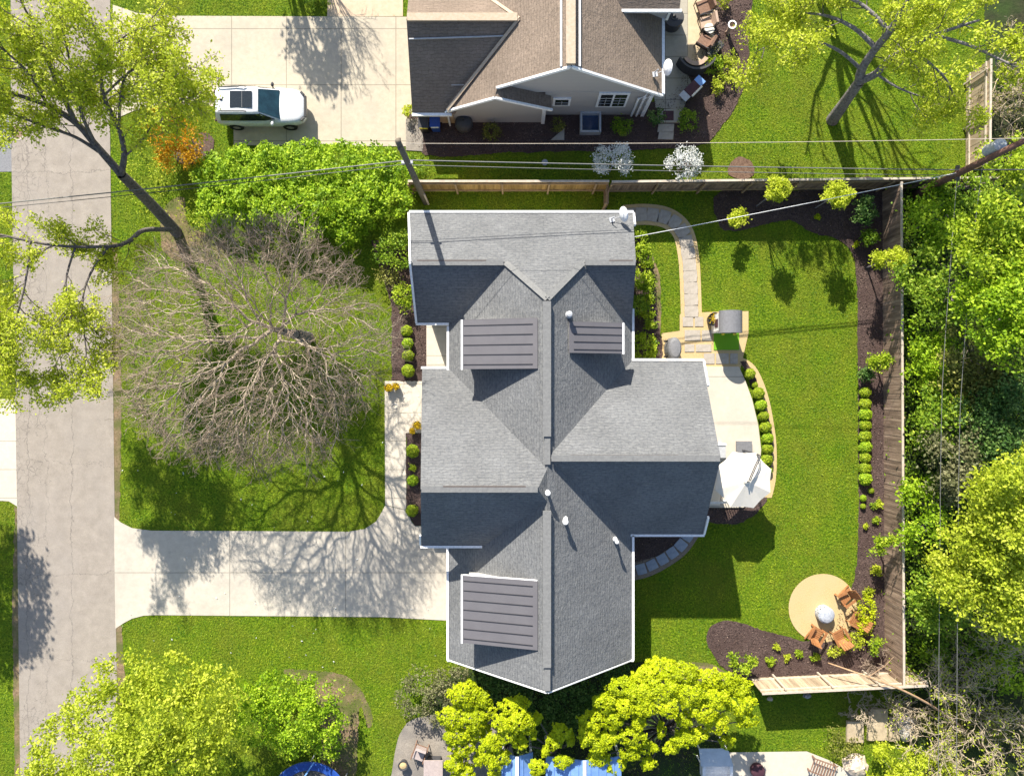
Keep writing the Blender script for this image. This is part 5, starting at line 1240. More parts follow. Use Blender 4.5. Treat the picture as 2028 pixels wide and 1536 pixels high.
def street_tree():
    rnd = random.Random(7); rng = rg()
    b = at(352, 462); t = thing('leaning_tree', (b.x, b.y, 0), 'dark-limbed tree leaning over the street with sparse yellow-green spring leaves', 'tree')
    segs = []; tips = []
    F = at(240, 345, 5.4)
    Ls = []
    limb(segs, [b, at(300, 405, 2.6), F], [.30, .26, .22])
    def L_(pts, rads): Ls.append((limb(segs, [at(*q) for q in pts], rads), rads))
    L_([(240, 345, 5.4), (190, 288, 6.3), (150, 243, 7.0), (95, 210, 7.8), (40, 190, 8.6), (-30, 170, 9.4)], [.19, .16, .14, .11, .08, .04])
    L_([(150, 243, 7.0), (120, 180, 8.2), (95, 120, 9.2), (70, 60, 10.2), (30, -20, 11)], [.12, .10, .08, .055, .03])
    L_([(190, 288, 6.3), (165, 235, 7.6), (158, 205, 8.3), (140, 130, 9.4), (120, 40, 10.6)], [.09, .07, .06, .045, .025])
    L_([(240, 345, 5.4), (246, 300, 6.4), (232, 245, 7.4), (205, 190, 8.5), (198, 120, 9.6), (180, 30, 10.8)], [.15, .12, .10, .08, .055, .025])
    L_([(236, 250, 7.3), (238, 200, 8.2), (250, 150, 9.2), (290, 110, 10)], [.07, .055, .04, .02])
    L_([(246, 310, 6.2), (280, 280, 7.0), (310, 235, 7.8), (340, 190, 8.5)], [.055, .045, .035, .02])
    L_([(200, 303, 6.1), (152, 273, 6.8), (104, 255, 7.6), (50, 236, 8.3), (0, 215, 8.8)], [.09, .07, .06, .045, .025])
    L_([(205, 190, 8.5), (260, 140, 9.2), (320, 110, 9.6), (385, 140, 9.8)], [.05, .04, .03, .015])
    L_([(238, 200, 8.2), (280, 170, 8.8), (320, 178, 9.2), (355, 200, 9.3)], [.045, .035, .025, .012])
    L_([(198, 120, 9.6), (250, 70, 10.2), (310, 50, 10.6)], [.05, .035, .02])
    L_([(95, 210, 7.8), (60, 150, 9), (20, 110, 10), (-40, 60, 11)], [.07, .055, .04, .02])
    # low limb hanging over the street
    L_([(340, 455, 1.4), (285, 456, 3.6), (255, 478, 4.8), (215, 488, 5.8), (110, 486, 6.8), (0, 465, 7.6), (-60, 455, 8)], [.12, .11, .10, .075, .06, .05, .03])
    L_([(215, 488, 5.8), (180, 540, 6.1), (164, 590, 6.2), (166, 655, 6.2), (170, 710, 6.0), (150, 770, 5.7)], [.06, .05, .042, .035, .025, .012])
    L_([(150, 487, 6.4), (130, 560, 6.7), (140, 640, 6.5), (105, 735, 6.1)], [.05, .04, .03, .012])
    L_([(60, 478, 7.2), (50, 560, 7.3), (30, 640, 7.2), (10, 720, 7)], [.05, .04, .03, .014])
    L_([(0, 465, 7.6), (-20, 560, 7.6), (-10, 640, 7.4), (5, 760, 7)], [.05, .04, .03, .014])
    spec = [(5, 6, .55, 38, .16, .02), (4, 4, .6, 42, .2, .02), (3, 0, .6, 40, .25, -.04)]
    sub = []
    for pts, rads in Ls:
        n_ = len(pts); tot = sum((pts[i+1]-pts[i]).length for i in range(n_-1)); cnt = max(5, int(tot*2.3))
        for c in range(cnt):
            i = int((.28+.72*(c+rnd.random())/cnt)*(n_-1)); i = min(i, n_-2); d = (pts[i+1]-pts[i]).normalized()
            ax = Vector((rnd.gauss(0, 1), rnd.gauss(0, 1), rnd.gauss(0, .45))); ax = (ax-d*ax.dot(d)).normalized()
            grow(pts[i], d*.8+ax*.7, rnd.uniform(1.1, 2.0), .028, 0, spec, rnd, sub, tips, 3.5)
    sub = [(s[0], s[1], max(s[2], .008), max(s[3], .007), s[4]+1) for s in sub]
    finish('trunk', seg_mesh('trunk', [s[:4] for s in segs], 8), M_barkd, t, smooth_=True)
    finish('branches', seg_mesh('branches', [s[:4] for s in sub], 3), M_barkd, t)
    twig_leaves(sub, (2, 3), 4, .13, .125, rng, F_lime, t, .6, .85)
street_tree()

def corner_tree():
    rnd = random.Random(17); rng = rg()
    b = at(1648, 238); t = thing('pruned_tree', (b.x, b.y, 0), 'tall pruned tree with stubby grey limbs and lime leaves over the upper lawn', 'tree')
    segs = []; tips = []; Ls = []
    def L_(pts, rads, cap=True): Ls.append((limb(segs, [at(*q) for q in pts], rads), rads))
    limb(segs, [b, at(1675, 200, 1.8), at(1702, 162, 3.6)], [.34, .28, .25])
    L_([(1702, 162, 3.6), (1708, 135, 4.4), (1735, 95, 5.6), (1762, 62, 6.8), (1790, 10, 8)], [.24, .20, .18, .15, .07])
    L_([(1705, 160, 3.7), (1735, 146, 4.6), (1765, 115, 5.6), (1800, 96, 6.6), (1850, 70, 7.8), (1940, 40, 9)], [.19, .17, .16, .13, .08, .05])
    L_([(1735, 95, 5.6), (1690, 55, 5.9), (1630, 30, 5.6), (1550, 25, 5.2)], [.12, .09, .06, .03])
    L_([(1762, 62, 6.8), (1700, 5, 6.6), (1600, -30, 6.0)], [.10, .07, .03])
    L_([(1708, 140, 4.3), (1660, 100, 4.9), (1600, 80, 5.0), (1525, 90, 4.6), (1490, 110, 4.2)], [.09, .07, .05, .03, .015])
    L_([(1800, 96, 6.6), (1840, 125, 6.6), (1875, 160, 6.2), (1900, 215, 5.4)], [.09, .06, .045, .025])
    L_([(1850, 70, 7.8), (1920, 90, 8.6), (1985, 120, 9.2), (2050, 150, 9.6)], [.08, .06, .045, .02])
    L_([(1790, 10, 8), (1850, -50, 9.2), (1940, -60, 10)], [.07, .05, .03])
    L_([(1735, 146, 4.6), (1775, 172, 4.7), (1820, 190, 4.8), (1860, 200, 4.6)], [.06, .05, .035, .02])
    spec = [(4, 5, .55, 42, .16, .03), (3, 4, .6, 45, .2, .02), (3, 0, .6, 40, .25, 0)]
    sub = []
    for pts, rads in Ls:
        n_ = len(pts); tot = sum((pts[i+1]-pts[i]).length for i in range(n_-1)); cnt = max(5, int(tot*1.7))
        for c in range(cnt):
            i = int((.40+.60*(c+rnd.random())/cnt)*(n_-1)); i = min(i, n_-2); d = (pts[i+1]-pts[i]).normalized()
            ax = Vector((rnd.gauss(0, 1), rnd.gauss(0, 1), rnd.gauss(0, .5))); ax = (ax-d*ax.dot(d)).normalized()
            grow(pts[i], d*.7+ax*.8, rnd.uniform(1.0, 1.9), .03, 0, spec, rnd, sub, tips, 4)
    sub = [(s[0], s[1], max(s[2], .008), max(s[3], .007), s[4]+1) for s in sub]
    finish('trunk', seg_mesh('trunk', [s[:4] for s in segs], 10), M_bark, t, smooth_=True)
    finish('branches', seg_mesh('branches', [s[:4] for s in sub], 3), M_barkd, t)
    twig_leaves(sub, (2, 3), 5, .13, .14, rng, F_lime, t, .6, .85)
corner_tree()

# ------------------------------------------------------------------ hedges, shrubs and small trees
def shrub(name, label, blobs, mat, density=16, per=26, spread=.16, size=.14, gap=.0, group=None, cat='shrub', up=.5, shell=.55, gscale=1.4, flat_=.7, low=-.1, kind=None):
    rng = rg(); C = clusters(blobs, density, rng, gap, gscale, shell, low); P, ti = spray(C, per, spread, rng, flat_); P[:, 2] = np.maximum(P[:, 2], .03)
    base = (blobs[0][0], blobs[0][1], 0)
    return props(finish(name, leaf_mesh(name, P, ti, size, rng, up), mat, None, True, base), label, cat, group, kind)

shrub('hedge', 'large bright green rounded hedge below the white car, broadest beside the grey house', blobs_at([(420, 345, .7, 1.0), (480, 335, 1.0, 1.2), (545, 335, 1.2, 1.3), (610, 330, 1.3, 1.3), (675, 330, 1.3, 1.3), (740, 335, 1.3, 1.3), (785, 345, 1.2, 1.0), (440, 400, .9, 1.2), (510, 400, 1.2, 1.3), (580, 405, 1.3, 1.3), (650, 405, 1.4, 1.4), (720, 400, 1.4, 1.3), (780, 395, 1.2, 1.0), (620, 440, 1.1, 1.1), (690, 445, 1.1, 1.1)], .75), F_hedge, 24, 26, .12, .15, cat='hedge', gap=.06, gscale=2.6, up=.9)
shrub('hedge_bush', 'round dark green bush at the foot of the golden fence end', blobs_at([(826, 335, .5, .7)]), F_mid, 15, 20, .12, .12)
crown_tree('ornamental_maple', 'small orange and yellow leaved ornamental tree by the neighbour driveway', 'tree', at(372, 300), blobs_at([(338, 262, 1.5, 1.2), (370, 290, 1.4, .9), (318, 240, 1.6, .8), (345, 305, 1.2, .8)], .6), F_orange, M_bark, 22, 24, .16, .12, .05, .06)
shrub('low_shrub', 'ragged yellow-green ground shrub between the leaning tree and the hedge', blobs_at([(290, 345, .2, 1.3), (385, 420, .3, .8), (330, 330, .2, 1.0), (400, 460, .3, .6), (300, 410, .15, .9)], .35), F_ytree, 10, 18, .2, .10, gap=.1)
shrub('dark_shrub', 'dark green shrub in the shaded bed at the street corner of the grey house', blobs_at([(780, 500, .8, .9), (790, 470, .7, .6)]), F_mid, 14, 24, .15, .14)
shrub('bright_shrub', 'bright lime shrub against the street wall of the grey house', blobs_at([(800, 580, .7, .55), (800, 600, .6, .4)]), F_bright, 18, 26, .1, .12)
shrub('dark_shrub', 'olive shrub lower in the shaded bed between bare twigs and roof edge', blobs_at([(772, 545, .5, .6)]), F_olive, 14, 20, .14, .12)
# clipped balls
def ball_mesh(mat, seed, r=.33):
    rng = np.random.default_rng(seed); n_ = 1500; d = rng.normal(size=(n_, 3)); d /= np.linalg.norm(d, axis=1)[:, None]; d[:, 2] = np.abs(d[:, 2])*1.0-.25*rng.random(n_)
    P = d*r*(1+.06*np.sin(d[:, :1]*7+seed)*np.sin(d[:, 1:2]*6))*(.82+.2*rng.random((n_, 1))); P[:, 2] = P[:, 2]*.95+r*.75; P[:, 2] = np.maximum(P[:, 2], .02)
    me = leaf_mesh('boxwood', P, np.clip(rng.random(n_)*.8+.2*d[:, 2], 0, 1), .085, rng, .2, .6, bias=d*1.3); me.materials.append(mat); return me
BALL = [ball_mesh(F_box, 5), ball_mesh(F_hedge, 6), ball_mesh(F_box, 7)]
def ball(px, py, label, group, s_=1.0, k=0, z=.03):
    q = at(px, py, .3); o = bpy.data.objects.new('boxwood_shrub', BALL[k % 3]); COL.objects.link(o); o.location = (q.x, q.y, z); o.scale = (s_, s_*(.94+.03*(k % 5)), s_*(.92+.05*(k % 3))); o.rotation_euler = (0, 0, k*1.3); props(o, label, 'shrub', group); ORIGIN[o.name] = Vector(o.location)
ordn = ['first', 'second', 'third', 'fourth', 'fifth', 'sixth', 'seventh', 'eighth', 'ninth']
for k, (x, y) in enumerate([(805, 655), (807, 680), (808, 704), (808, 734)]): ball(x, y, f'{ordn[k]} boxwood ball from the roof corner in the bed by the entry court', 'boxwood balls by the entry court', .95+.08*(k == 3), k)
for k, (x, y, lb) in enumerate([(817, 893, 'boxwood ball in the front bed next to the doorstep flower pots'), (817, 951, 'smaller middle boxwood ball in the bed along the stone ledge'), (816, 1011, 'boxwood ball at the driveway end of the front bed')]): ball(x, y, lb, 'boxwood balls along the walkway', (1.05, .88, 1.02)[k], k+3)
for k, y in enumerate([777, 800, 821, 842, 864, 885, 906, 927, 948]): ball(1714, y, f'{ordn[k]} boxwood ball from the upper end of the row along the board fence', 'row of boxwood balls along the board fence', 1.0+.06*((k*7) % 3-1), k+5)
for k, (x, y) in enumerate([(1486, 740), (1503, 779), (1508, 802), (1513, 824), (1517, 846), (1521, 868), (1521, 889), (1519, 911)]): ball(x, y, f'{ordn[k]} boxwood ball from the playhouse in the crescent bed round the patio', 'boxwood balls round the patio', .92+.05*((k*5) % 3-1), k+2)
for k, (x, y, s_, lb) in enumerate([(1728, 972, .5, 'small blue-green shrub below the boxwood row in the fence bed'), (1712, 987, .55, 'tiny round shrub by the lawn edge, upper of two in the fence bed'), (1712, 1003, .45, 'tiny round shrub by the lawn edge, lower of two in the fence bed'), (1497, 762, .5, 'very small shrub between two boxwood balls near the playhouse'), (1524, 932, .6, 'small shrub half under the parasol at the end of the crescent bed')]): ball(x, y, lb, None, s_, k)
# shrubs along the garden side of the house
for k, (x, y, r_, m_, lb) in enumerate([(1263, 470, .34, F_bright, 'leafy light green shrub by the roof corner at the curved path'), (1271, 497, .45, F_bright, 'leafy shrub second from the roof corner along the garden wall'), (1281, 521, .30, F_box, 'small round shrub by the lawn, second from the curved path'), (1272, 552, .55, F_bright, 'large leafy shrub in the middle of the garden wall bed'), (1283, 566, .36, F_bright, 'smaller leafy shrub touching the large middle one by the garden wall'), (1281, 594, .33, F_box, 'rounded shrub below the middle shrubs in the garden wall bed'), (1282, 622, .32, F_box, 'rounded shrub at the height of the grill patio in the wall bed'), (1290, 640, .28, F_box, 'little round shrub nearest the lawn corner by the covered grill'.replace('nearest', 'beside')), (1276, 688, .72, F_bright, 'big bright shrub filling the corner between grill patio and garden wing'), (1262, 606, .55, F_mid, 'dark green shrub against the garden wall in the house shade')]):
    shrub('garden_shrub', lb, blobs_at([(x, y, .45, r_)]), m_, 26, 26, .09, .12, group='shrubs along the garden wall')
# fence bed small trees
for (x, y, z, r_, ry, bx, by, m_, lb) in [
    (1537, 376, 2.9, .62, .55, 1498, 408, F_lime, 'small lime tree leaning over the fence top beside the flowering trees'),
    (1658, 386, 2.9, .75, .65, 1614, 412, F_lime, 'larger lime sapling in the shaded bed crossed by the white cable'),
    (1462, 433, 1.3, .5, .5, 1456, 445, F_lime, 'lime sapling at the bed end near the curved stone path'),
    (1712, 417, 1.2, .7, .7, 1705, 425, F_dark, 'blue-green shrub in the shaded corner of the board fence'),
    (1722, 470, .8, .35, .4, 1718, 475, F_mid, 'thin dark shrub below the blue-green one by the board fence'),
    (1760, 513, 2.5, .85, .55, 1716, 530, F_lime, 'lime tree spreading across the top of the board fence'),
    (1743, 719, 1.3, .55, .5, 1733, 722, F_bright, 'green sapling leaning on the fence above the boxwood row'),
    (1716, 740, .6, .35, .3, 1716, 742, F_dark, 'dark low shrub just above the boxwood row'),
    (1757, 1082, 1.7, .95, .65, 1735, 1075, F_bright, 'wide light green tree overhanging the board fence above the fire pit'),
    (1470, 1311, .9, .72, .72, 1470, 1312, F_bright, 'full leafy green shrub in the mulch near the golden bush'),
    (1727, 1272, .9, .62, .55, 1722, 1272, F_bright, 'green leafy shrub behind the gravel circle chairs by the fence corner')]:
    c_ = at(x, y, z)
    rz_ = .5*r_+.1+(.5 if z > 2.4 else 0); rr = random.Random(int(x*7+y)); bl = [(c_.x, c_.y, c_.z, r_*.72, ry*.72, rz_)]+[(c_.x+r_*.62*math.cos(t_), c_.y+ry*.62*math.sin(t_), c_.z+rr.uniform(-.2, .2), r_*rr.uniform(.25, .5), ry*rr.uniform(.25, .45), rz_*.6) for t_ in [k*1.257+rr.uniform(-.4, .4) for k in range(5)]]
    crown_tree('small_tree', lb, 'small tree', at(bx, by), bl, m_, M_bark, 26, 24, .1, .13, .10, .04, 'small trees and shrubs of the fence bed', limbs=6)
shrub('pale_shrub', 'pale yellow feathery shrub behind the gravel circle chair', blobs_at([(1713, 1205, .5, .45, .7), (1712, 1235, .5, .4, .5)]), F_gold, 24, 24, .1, .10)
shrub('pale_shrub', 'yellow-green grassy clump between the chairs and the fence corner shrub', blobs_at([(1690, 1268, .35, .5, .4), (1655, 1285, .25, .35, .4)]), F_lime, 22, 24, .1, .10)
for k, (x, y, r_, m_, lb) in enumerate([(1539, 1281, .17, F_lime, 'small yellow plant highest in the mulch between fence and gravel circle'), (1525, 1308, .26, F_bright, 'green tuft plant next to the full leafy shrub in the mulch'), (1557, 1302, .2, F_lime, 'yellow plant in the middle of the mulch bed below the lawn curve'), (1582, 1293, .2, F_bright, 'small flat green plant in the mulch below the gravel circle'), (1615, 1300, .26, F_bright, 'green clump behind the chair at the mulch end'), (1720, 1170, .26, F_lime, 'pale tuft plant alone in the fence bed beside the gravel circle'), (1732, 1000, .2, F_mid, 'little green plant below the tiny round shrubs by the fence'), (1739, 998, .26, F_lime, 'yellow-green plant at the fence foot under the boxwood row'), (1733, 1030, .22, F_bright, 'small green plant between the boxwood row and the overhanging tree'), (1713, 1042, .14, F_lime, 'tiny pale plant at the lawn edge above the overhanging tree'), (1618, 430, .14, F_gold, 'tiny yellow plant in the shaded mulch under the lime saplings'), (1694, 484, .16, F_gold, 'yellow low plant at the bend of the fence bed'), (1735, 1130, .3, F_lime, 'straggly pale plant in the fence shadow above the fire pit'), (817, 925, .16, F_bright, 'tiny plant between two boxwood balls in the front bed')]):
    shrub('bed_plant', lb, blobs_at([(x, y, .15, r_)], .7), m_, 90, 16, .045, .10, shell=.15, group='small plants in the mulch', cat='plant')
# flowering trees beside the fence
for (x, y, bx, by, m_, lb, s_) in [(1213, 318, 1208, 338, F_white, 'round white-blossoming tree behind the seam of golden and dark fences', 1), (1352, 324, 1345, 338, F_white, 'smaller sunlit white-blossoming tree behind the dark fence', .88)]:
    c_ = at(x, y, 2.2)
    crown_tree('flowering_tree', lb, 'flowering tree', at(bx, by), [(c_.x, c_.y, 2.3, .95*s_, .95*s_, .8*s_)], m_, M_barkd, 34, 26, .10, .085, .06, .05, 'white flowering trees', limbs=12, shell=.6)
# neighbour yard shrubs
for k, (x, y, r_, m_, lb) in enumerate([(974, 260, .45, F_olive, 'sparse yellow-green shrub in the shaded mulch under the low gable'), (1231, 248, .5, F_mid, 'leafy shrub below the double window of the brown-roofed house'), (1362, 240, .55, F_mid, 'dark rounded evergreen beside the pale concrete step'), (1300, 232, .4, F_dark, 'dark evergreen on the house side of the concrete step'), (1414, 130, .5, F_bright, 'rounded green shrub next to the dark curved bench'), (1446, 118, .38, F_ytree, 'pale leafy shrub beside the lawn, upper one of the neighbour bed'), (1440, 149, .40, F_ytree, 'pale leafy shrub below the upper one in the neighbour bed'), (1419, 171, .34, F_ytree, 'lowest pale shrub by the steel grill'), (1430, 3, .42, F_ytree, 'shrub at the top of the neighbour mulch bed above the urn'), (808, 222, .3, F_lime, 'small lime shrub at the driveway corner of the brown-roofed house'), (1105, 246, .3, F_olive, 'dry brown-green plant beside the triangular slab')]):
    shrub('garden_shrub', lb, blobs_at([(x, y, .35, r_)], .9), m_, 24, 24, .09, .11, group='shrubs of the neighbour bed')
shrub('bed_shrub', 'low green shrub at the top edge by the warm concrete walk', blobs_at([(632, 4, .3, .5), (612, -8, .3, .5)]), F_mid, 16, 20, .12, .12)
# lower edge: light tree, shrubs, golden bushes
crown_tree('yellow_green_tree', 'big feathery yellow-green tree leaning over the street at the lower corner', 'tree', at(310, 1480), blobs_at([(250, 1350, 4.6, 1.5), (340, 1345, 4.8, 1.3), (420, 1375, 4.4, 1.4), (200, 1420, 4.6, 1.8), (300, 1430, 5.4, 2.0), (390, 1440, 5.0, 1.7), (130, 1490, 4.4, 1.7), (240, 1500, 5.4, 2.0), (350, 1520, 5.2, 2.0), (440, 1490, 4.4, 1.1), (110, 1570, 4.4, 2.0), (260, 1590, 5, 2.4), (410, 1570, 4.2, 1.4)], .6), F_ytree, M_barkd, 15, 26, .16, .16, .10, .16, gscale=1.8, up=.4, shell=.6, limbs=16)
shrub('green_shrub', 'broad bright green shrub beside the feathery tree and above the trampoline', blobs_at([(560, 1365, 1.5, 1.5, 1.0), (640, 1370, 1.4, 1.1, 1.0), (590, 1420, 1.8, 1.5), (650, 1430, 1.6, 1.0), (510, 1430, 1.5, 1.2), (580, 1465, 1.5, 1.2, .8), (650, 1475, 1.2, .8, .6), (500, 1375, 1.4, 1.0)], .8), F_hedge, 16, 26, .13, .14, gap=.14, gscale=2.2)
shrub('twiggy_shrub', 'grey-green twiggy shrub between the lawn and the golden bushes', blobs_at([(850, 1350, .9, 1.4, .8), (890, 1360, 1.0, 1.0, .9), (820, 1385, .9, 1.1, .8), (875, 1400, .9, 1.0), (900, 1335, .8, .8, .6)], .6), F_grey, 18, 24, .12, .11, gap=.08, gscale=2.5)
def pads(name, label, base, lst, seed, mat=F_gold, dz=0):
    """rounded leaf pads, each a dense dome hanging over the one below"""
    rng = np.random.default_rng(seed); rnd = random.Random(seed); t = thing(name, (base[0], base[1], 0), label, 'bush'); PP = []; TT = []; NN = []; segs = []
    for (px, py, z, rx, ry) in lst:
        c = at(px, py, z+dz); n_ = int(3400*rx*ry)+220
        d = rng.normal(size=(n_, 3)); d /= np.linalg.norm(d, axis=1)[:, None]; d[:, 2] = np.abs(d[:, 2])*1.0-.30
        an = np.arctan2(d[:, 1], d[:, 0]); lob = 1+.12*np.sin(an*3+seed+px)+.09*np.sin(an*7+py)+.05*np.sin(an*13+px)
        rr_ = (.80+.25*rng.random(n_))*lob
        P = np.stack([c.x+d[:, 0]*rx*rr_, c.y+d[:, 1]*ry*rr_, c.z+d[:, 2]*.48*min(rx, ry)*rr_], 1)
        P[:, 2] += .07*np.sin(P[:, 0]*9+seed)*np.sin(P[:, 1]*8)
        ok = np.array([mnoise.noise(Vector(q)*4.5) > -.36 for q in P]); P, d = P[ok], d[ok]; n_ = len(P)
        P[:, 2] = np.maximum(P[:, 2], .05)
        PP.append(P); NN.append(d*.9); TT.append(np.clip(.25*rng.random()+.55*rng.random(n_)+.12, 0, 1))
        hub = Vector((base[0], base[1], .5)); limb(segs, [hub, hub.lerp(c, .5)+Vector((0, 0, .3)), c], [.07, .05, .02])
    segs.append(((base[0], base[1], 0), (base[0], base[1], .6), .14, .09, 0))
    P = np.concatenate(PP); finish('crown', leaf_mesh('crown', P, np.concatenate(TT), .115, rng, .25, .6, bias=np.concatenate(NN)), mat, t)
    finish('trunk', seg_mesh('trunk', [s[:4] for s in segs], 6), M_barkd, t, smooth_=True)
pads('golden_bush', 'tall golden bush in rounded pads beside the grey gravel yard', at(930, 1440), [(920, 1375, 3.0, .80, .65), (950, 1385, 2.9, .55, .5), (895, 1420, 2.7, .7, .6), (940, 1425, 2.8, .6, .65), (905, 1455, 2.5, .7, .5), (945, 1448, 2.4, .45, .5), (915, 1480, 2.2, .7, .5), (900, 1512, 1.9, .5, .5), (920, 1530, 1.7, .55, .5), (905, 1550, 1.5, .5, .5), (968, 1408, 2.7, .35, .5), (962, 1448, 2.3, .3, .45), (950, 1500, 1.9, .3, .5)], 21)
pads('golden_bush', 'golden bush with oval crown in the middle below the roof gable', at(1010, 1460), [(1020, 1400, 2.9, .75, .55), (1030, 1425, 3.0, .65, .6), (1000, 1430, 2.7, .55, .55), (1010, 1455, 2.5, .6, .45), (975, 1470, 2.2, .5, .45), (985, 1500, 1.9, .6, .6), (965, 1490, 1.7, .4, .6), (980, 1530, 1.4, .35, .45)], 22, dz=.8)
pads('golden_bush', 'small golden bushes of separate tufts in front of the blue shelters', at(1105, 1470), [(1110, 1450, 1.9, .5, .45), (1097, 1470, 1.8, .42, .4), (1130, 1462, 1.6, .2, .45), (1065, 1422, 1.8, .22, .3), (1115, 1508, 1.5, .5, .35), (1065, 1520, 1.4, .45, .42), (1080, 1488, 1.4, .2, .3), (1050, 1452, 1.9, .35, .3), (1030, 1470, 1.7, .4, .35)], 23, dz=1.35)
pads('golden_bush', 'largest golden bush with many layered pads between the roof gable and the pale fence', at(1310, 1430), [(1310, 1322, 3.0, .9, .5), (1350, 1335, 3.2, .9, .55), (1280, 1340, 3.2, .8, .5), (1400, 1345, 3.0, .8, .5), (1440, 1350, 2.8, .75, .5), (1465, 1362, 2.7, .6, .5), (1230, 1362, 3.3, .7, .5), (1270, 1375, 3.5, .75, .55), (1315, 1368, 3.6, .8, .55), (1365, 1378, 3.5, .75, .55), (1415, 1385, 3.2, .75, .5), (1465, 1395, 2.7, .8, .5), (1480, 1425, 2.4, .55, .42), (1200, 1390, 3.2, .6, .5), (1240, 1400, 3.3, .5, .5), (1280, 1400, 3.5, .5, .5), (1325, 1402, 3.6, .5, .5), (1395, 1410, 3.2, .7, .55), (1420, 1432, 2.8, .6, .5), (1175, 1425, 2.9, .65, .55), (1165, 1455, 2.7, .55, .6), (1190, 1470, 2.6, .6, .6), (1215, 1455, 2.6, .5, .5), (1255, 1458, 2.8, .65, .5), (1355, 1425, 3.0, .4, .4), (1355, 1462, 2.6, .62, .5), (1310, 1445, 2.5, .22, .45), (1185, 1500, 2.1, .6, .5), (1205, 1520, 1.8, .45, .45), (1250, 1490, 2.3, .55, .4), (1285, 1480, 2.2, .45, .35), (1285, 1512, 1.8, .42, .35), (1232, 1508, 1.8, .25, .4), (1440, 1470, 1.8, .4, .35), (1265, 1430, 3.0, .35, .4), (1215, 1425, 3.0, .5, .45), (1330, 1480, 2.4, .4, .35), (1385, 1455, 2.6, .45, .4)], 24, dz=.5)
shrub('dark_yew', 'dark shaded evergreen mass under the point of the grey gable roof', blobs_at([(960, 1360, .8, 1.2, .8), (1010, 1370, .9, 1.0, .8), (1060, 1395, 1.0, 1.2, .9), (1120, 1395, 1.0, 1.2, .9), (1170, 1375, 1.0, 1.1, .8), (1220, 1345, .9, 1.0, .7), (1100, 1430, .8, 1.2, .8)], .6), F_dark, 12, 22, .2, .15)
shrub('garden_shrub', 'dark green shrub between two golden bushes above the blue roofs', blobs_at([(1050, 1480, 1.0, .6), (1085, 1500, .8, .5)]), F_dark, 16, 24, .14, .12)
crown_tree('bright_corner_tree', 'bright yellow-green bush at the lower corner beside the pale boulder', 'bush', at(1780, 1540), blobs_at([(1770, 1500, 1.2, 1.0, .8), (1810, 1520, 1.4, 1.2, 1.0), (1745, 1530, 1.1, .8), (1850, 1545, 1.3, 1.2)], .7), F_lime, M_bark, 18, 26, .14, .15, .06, .06)

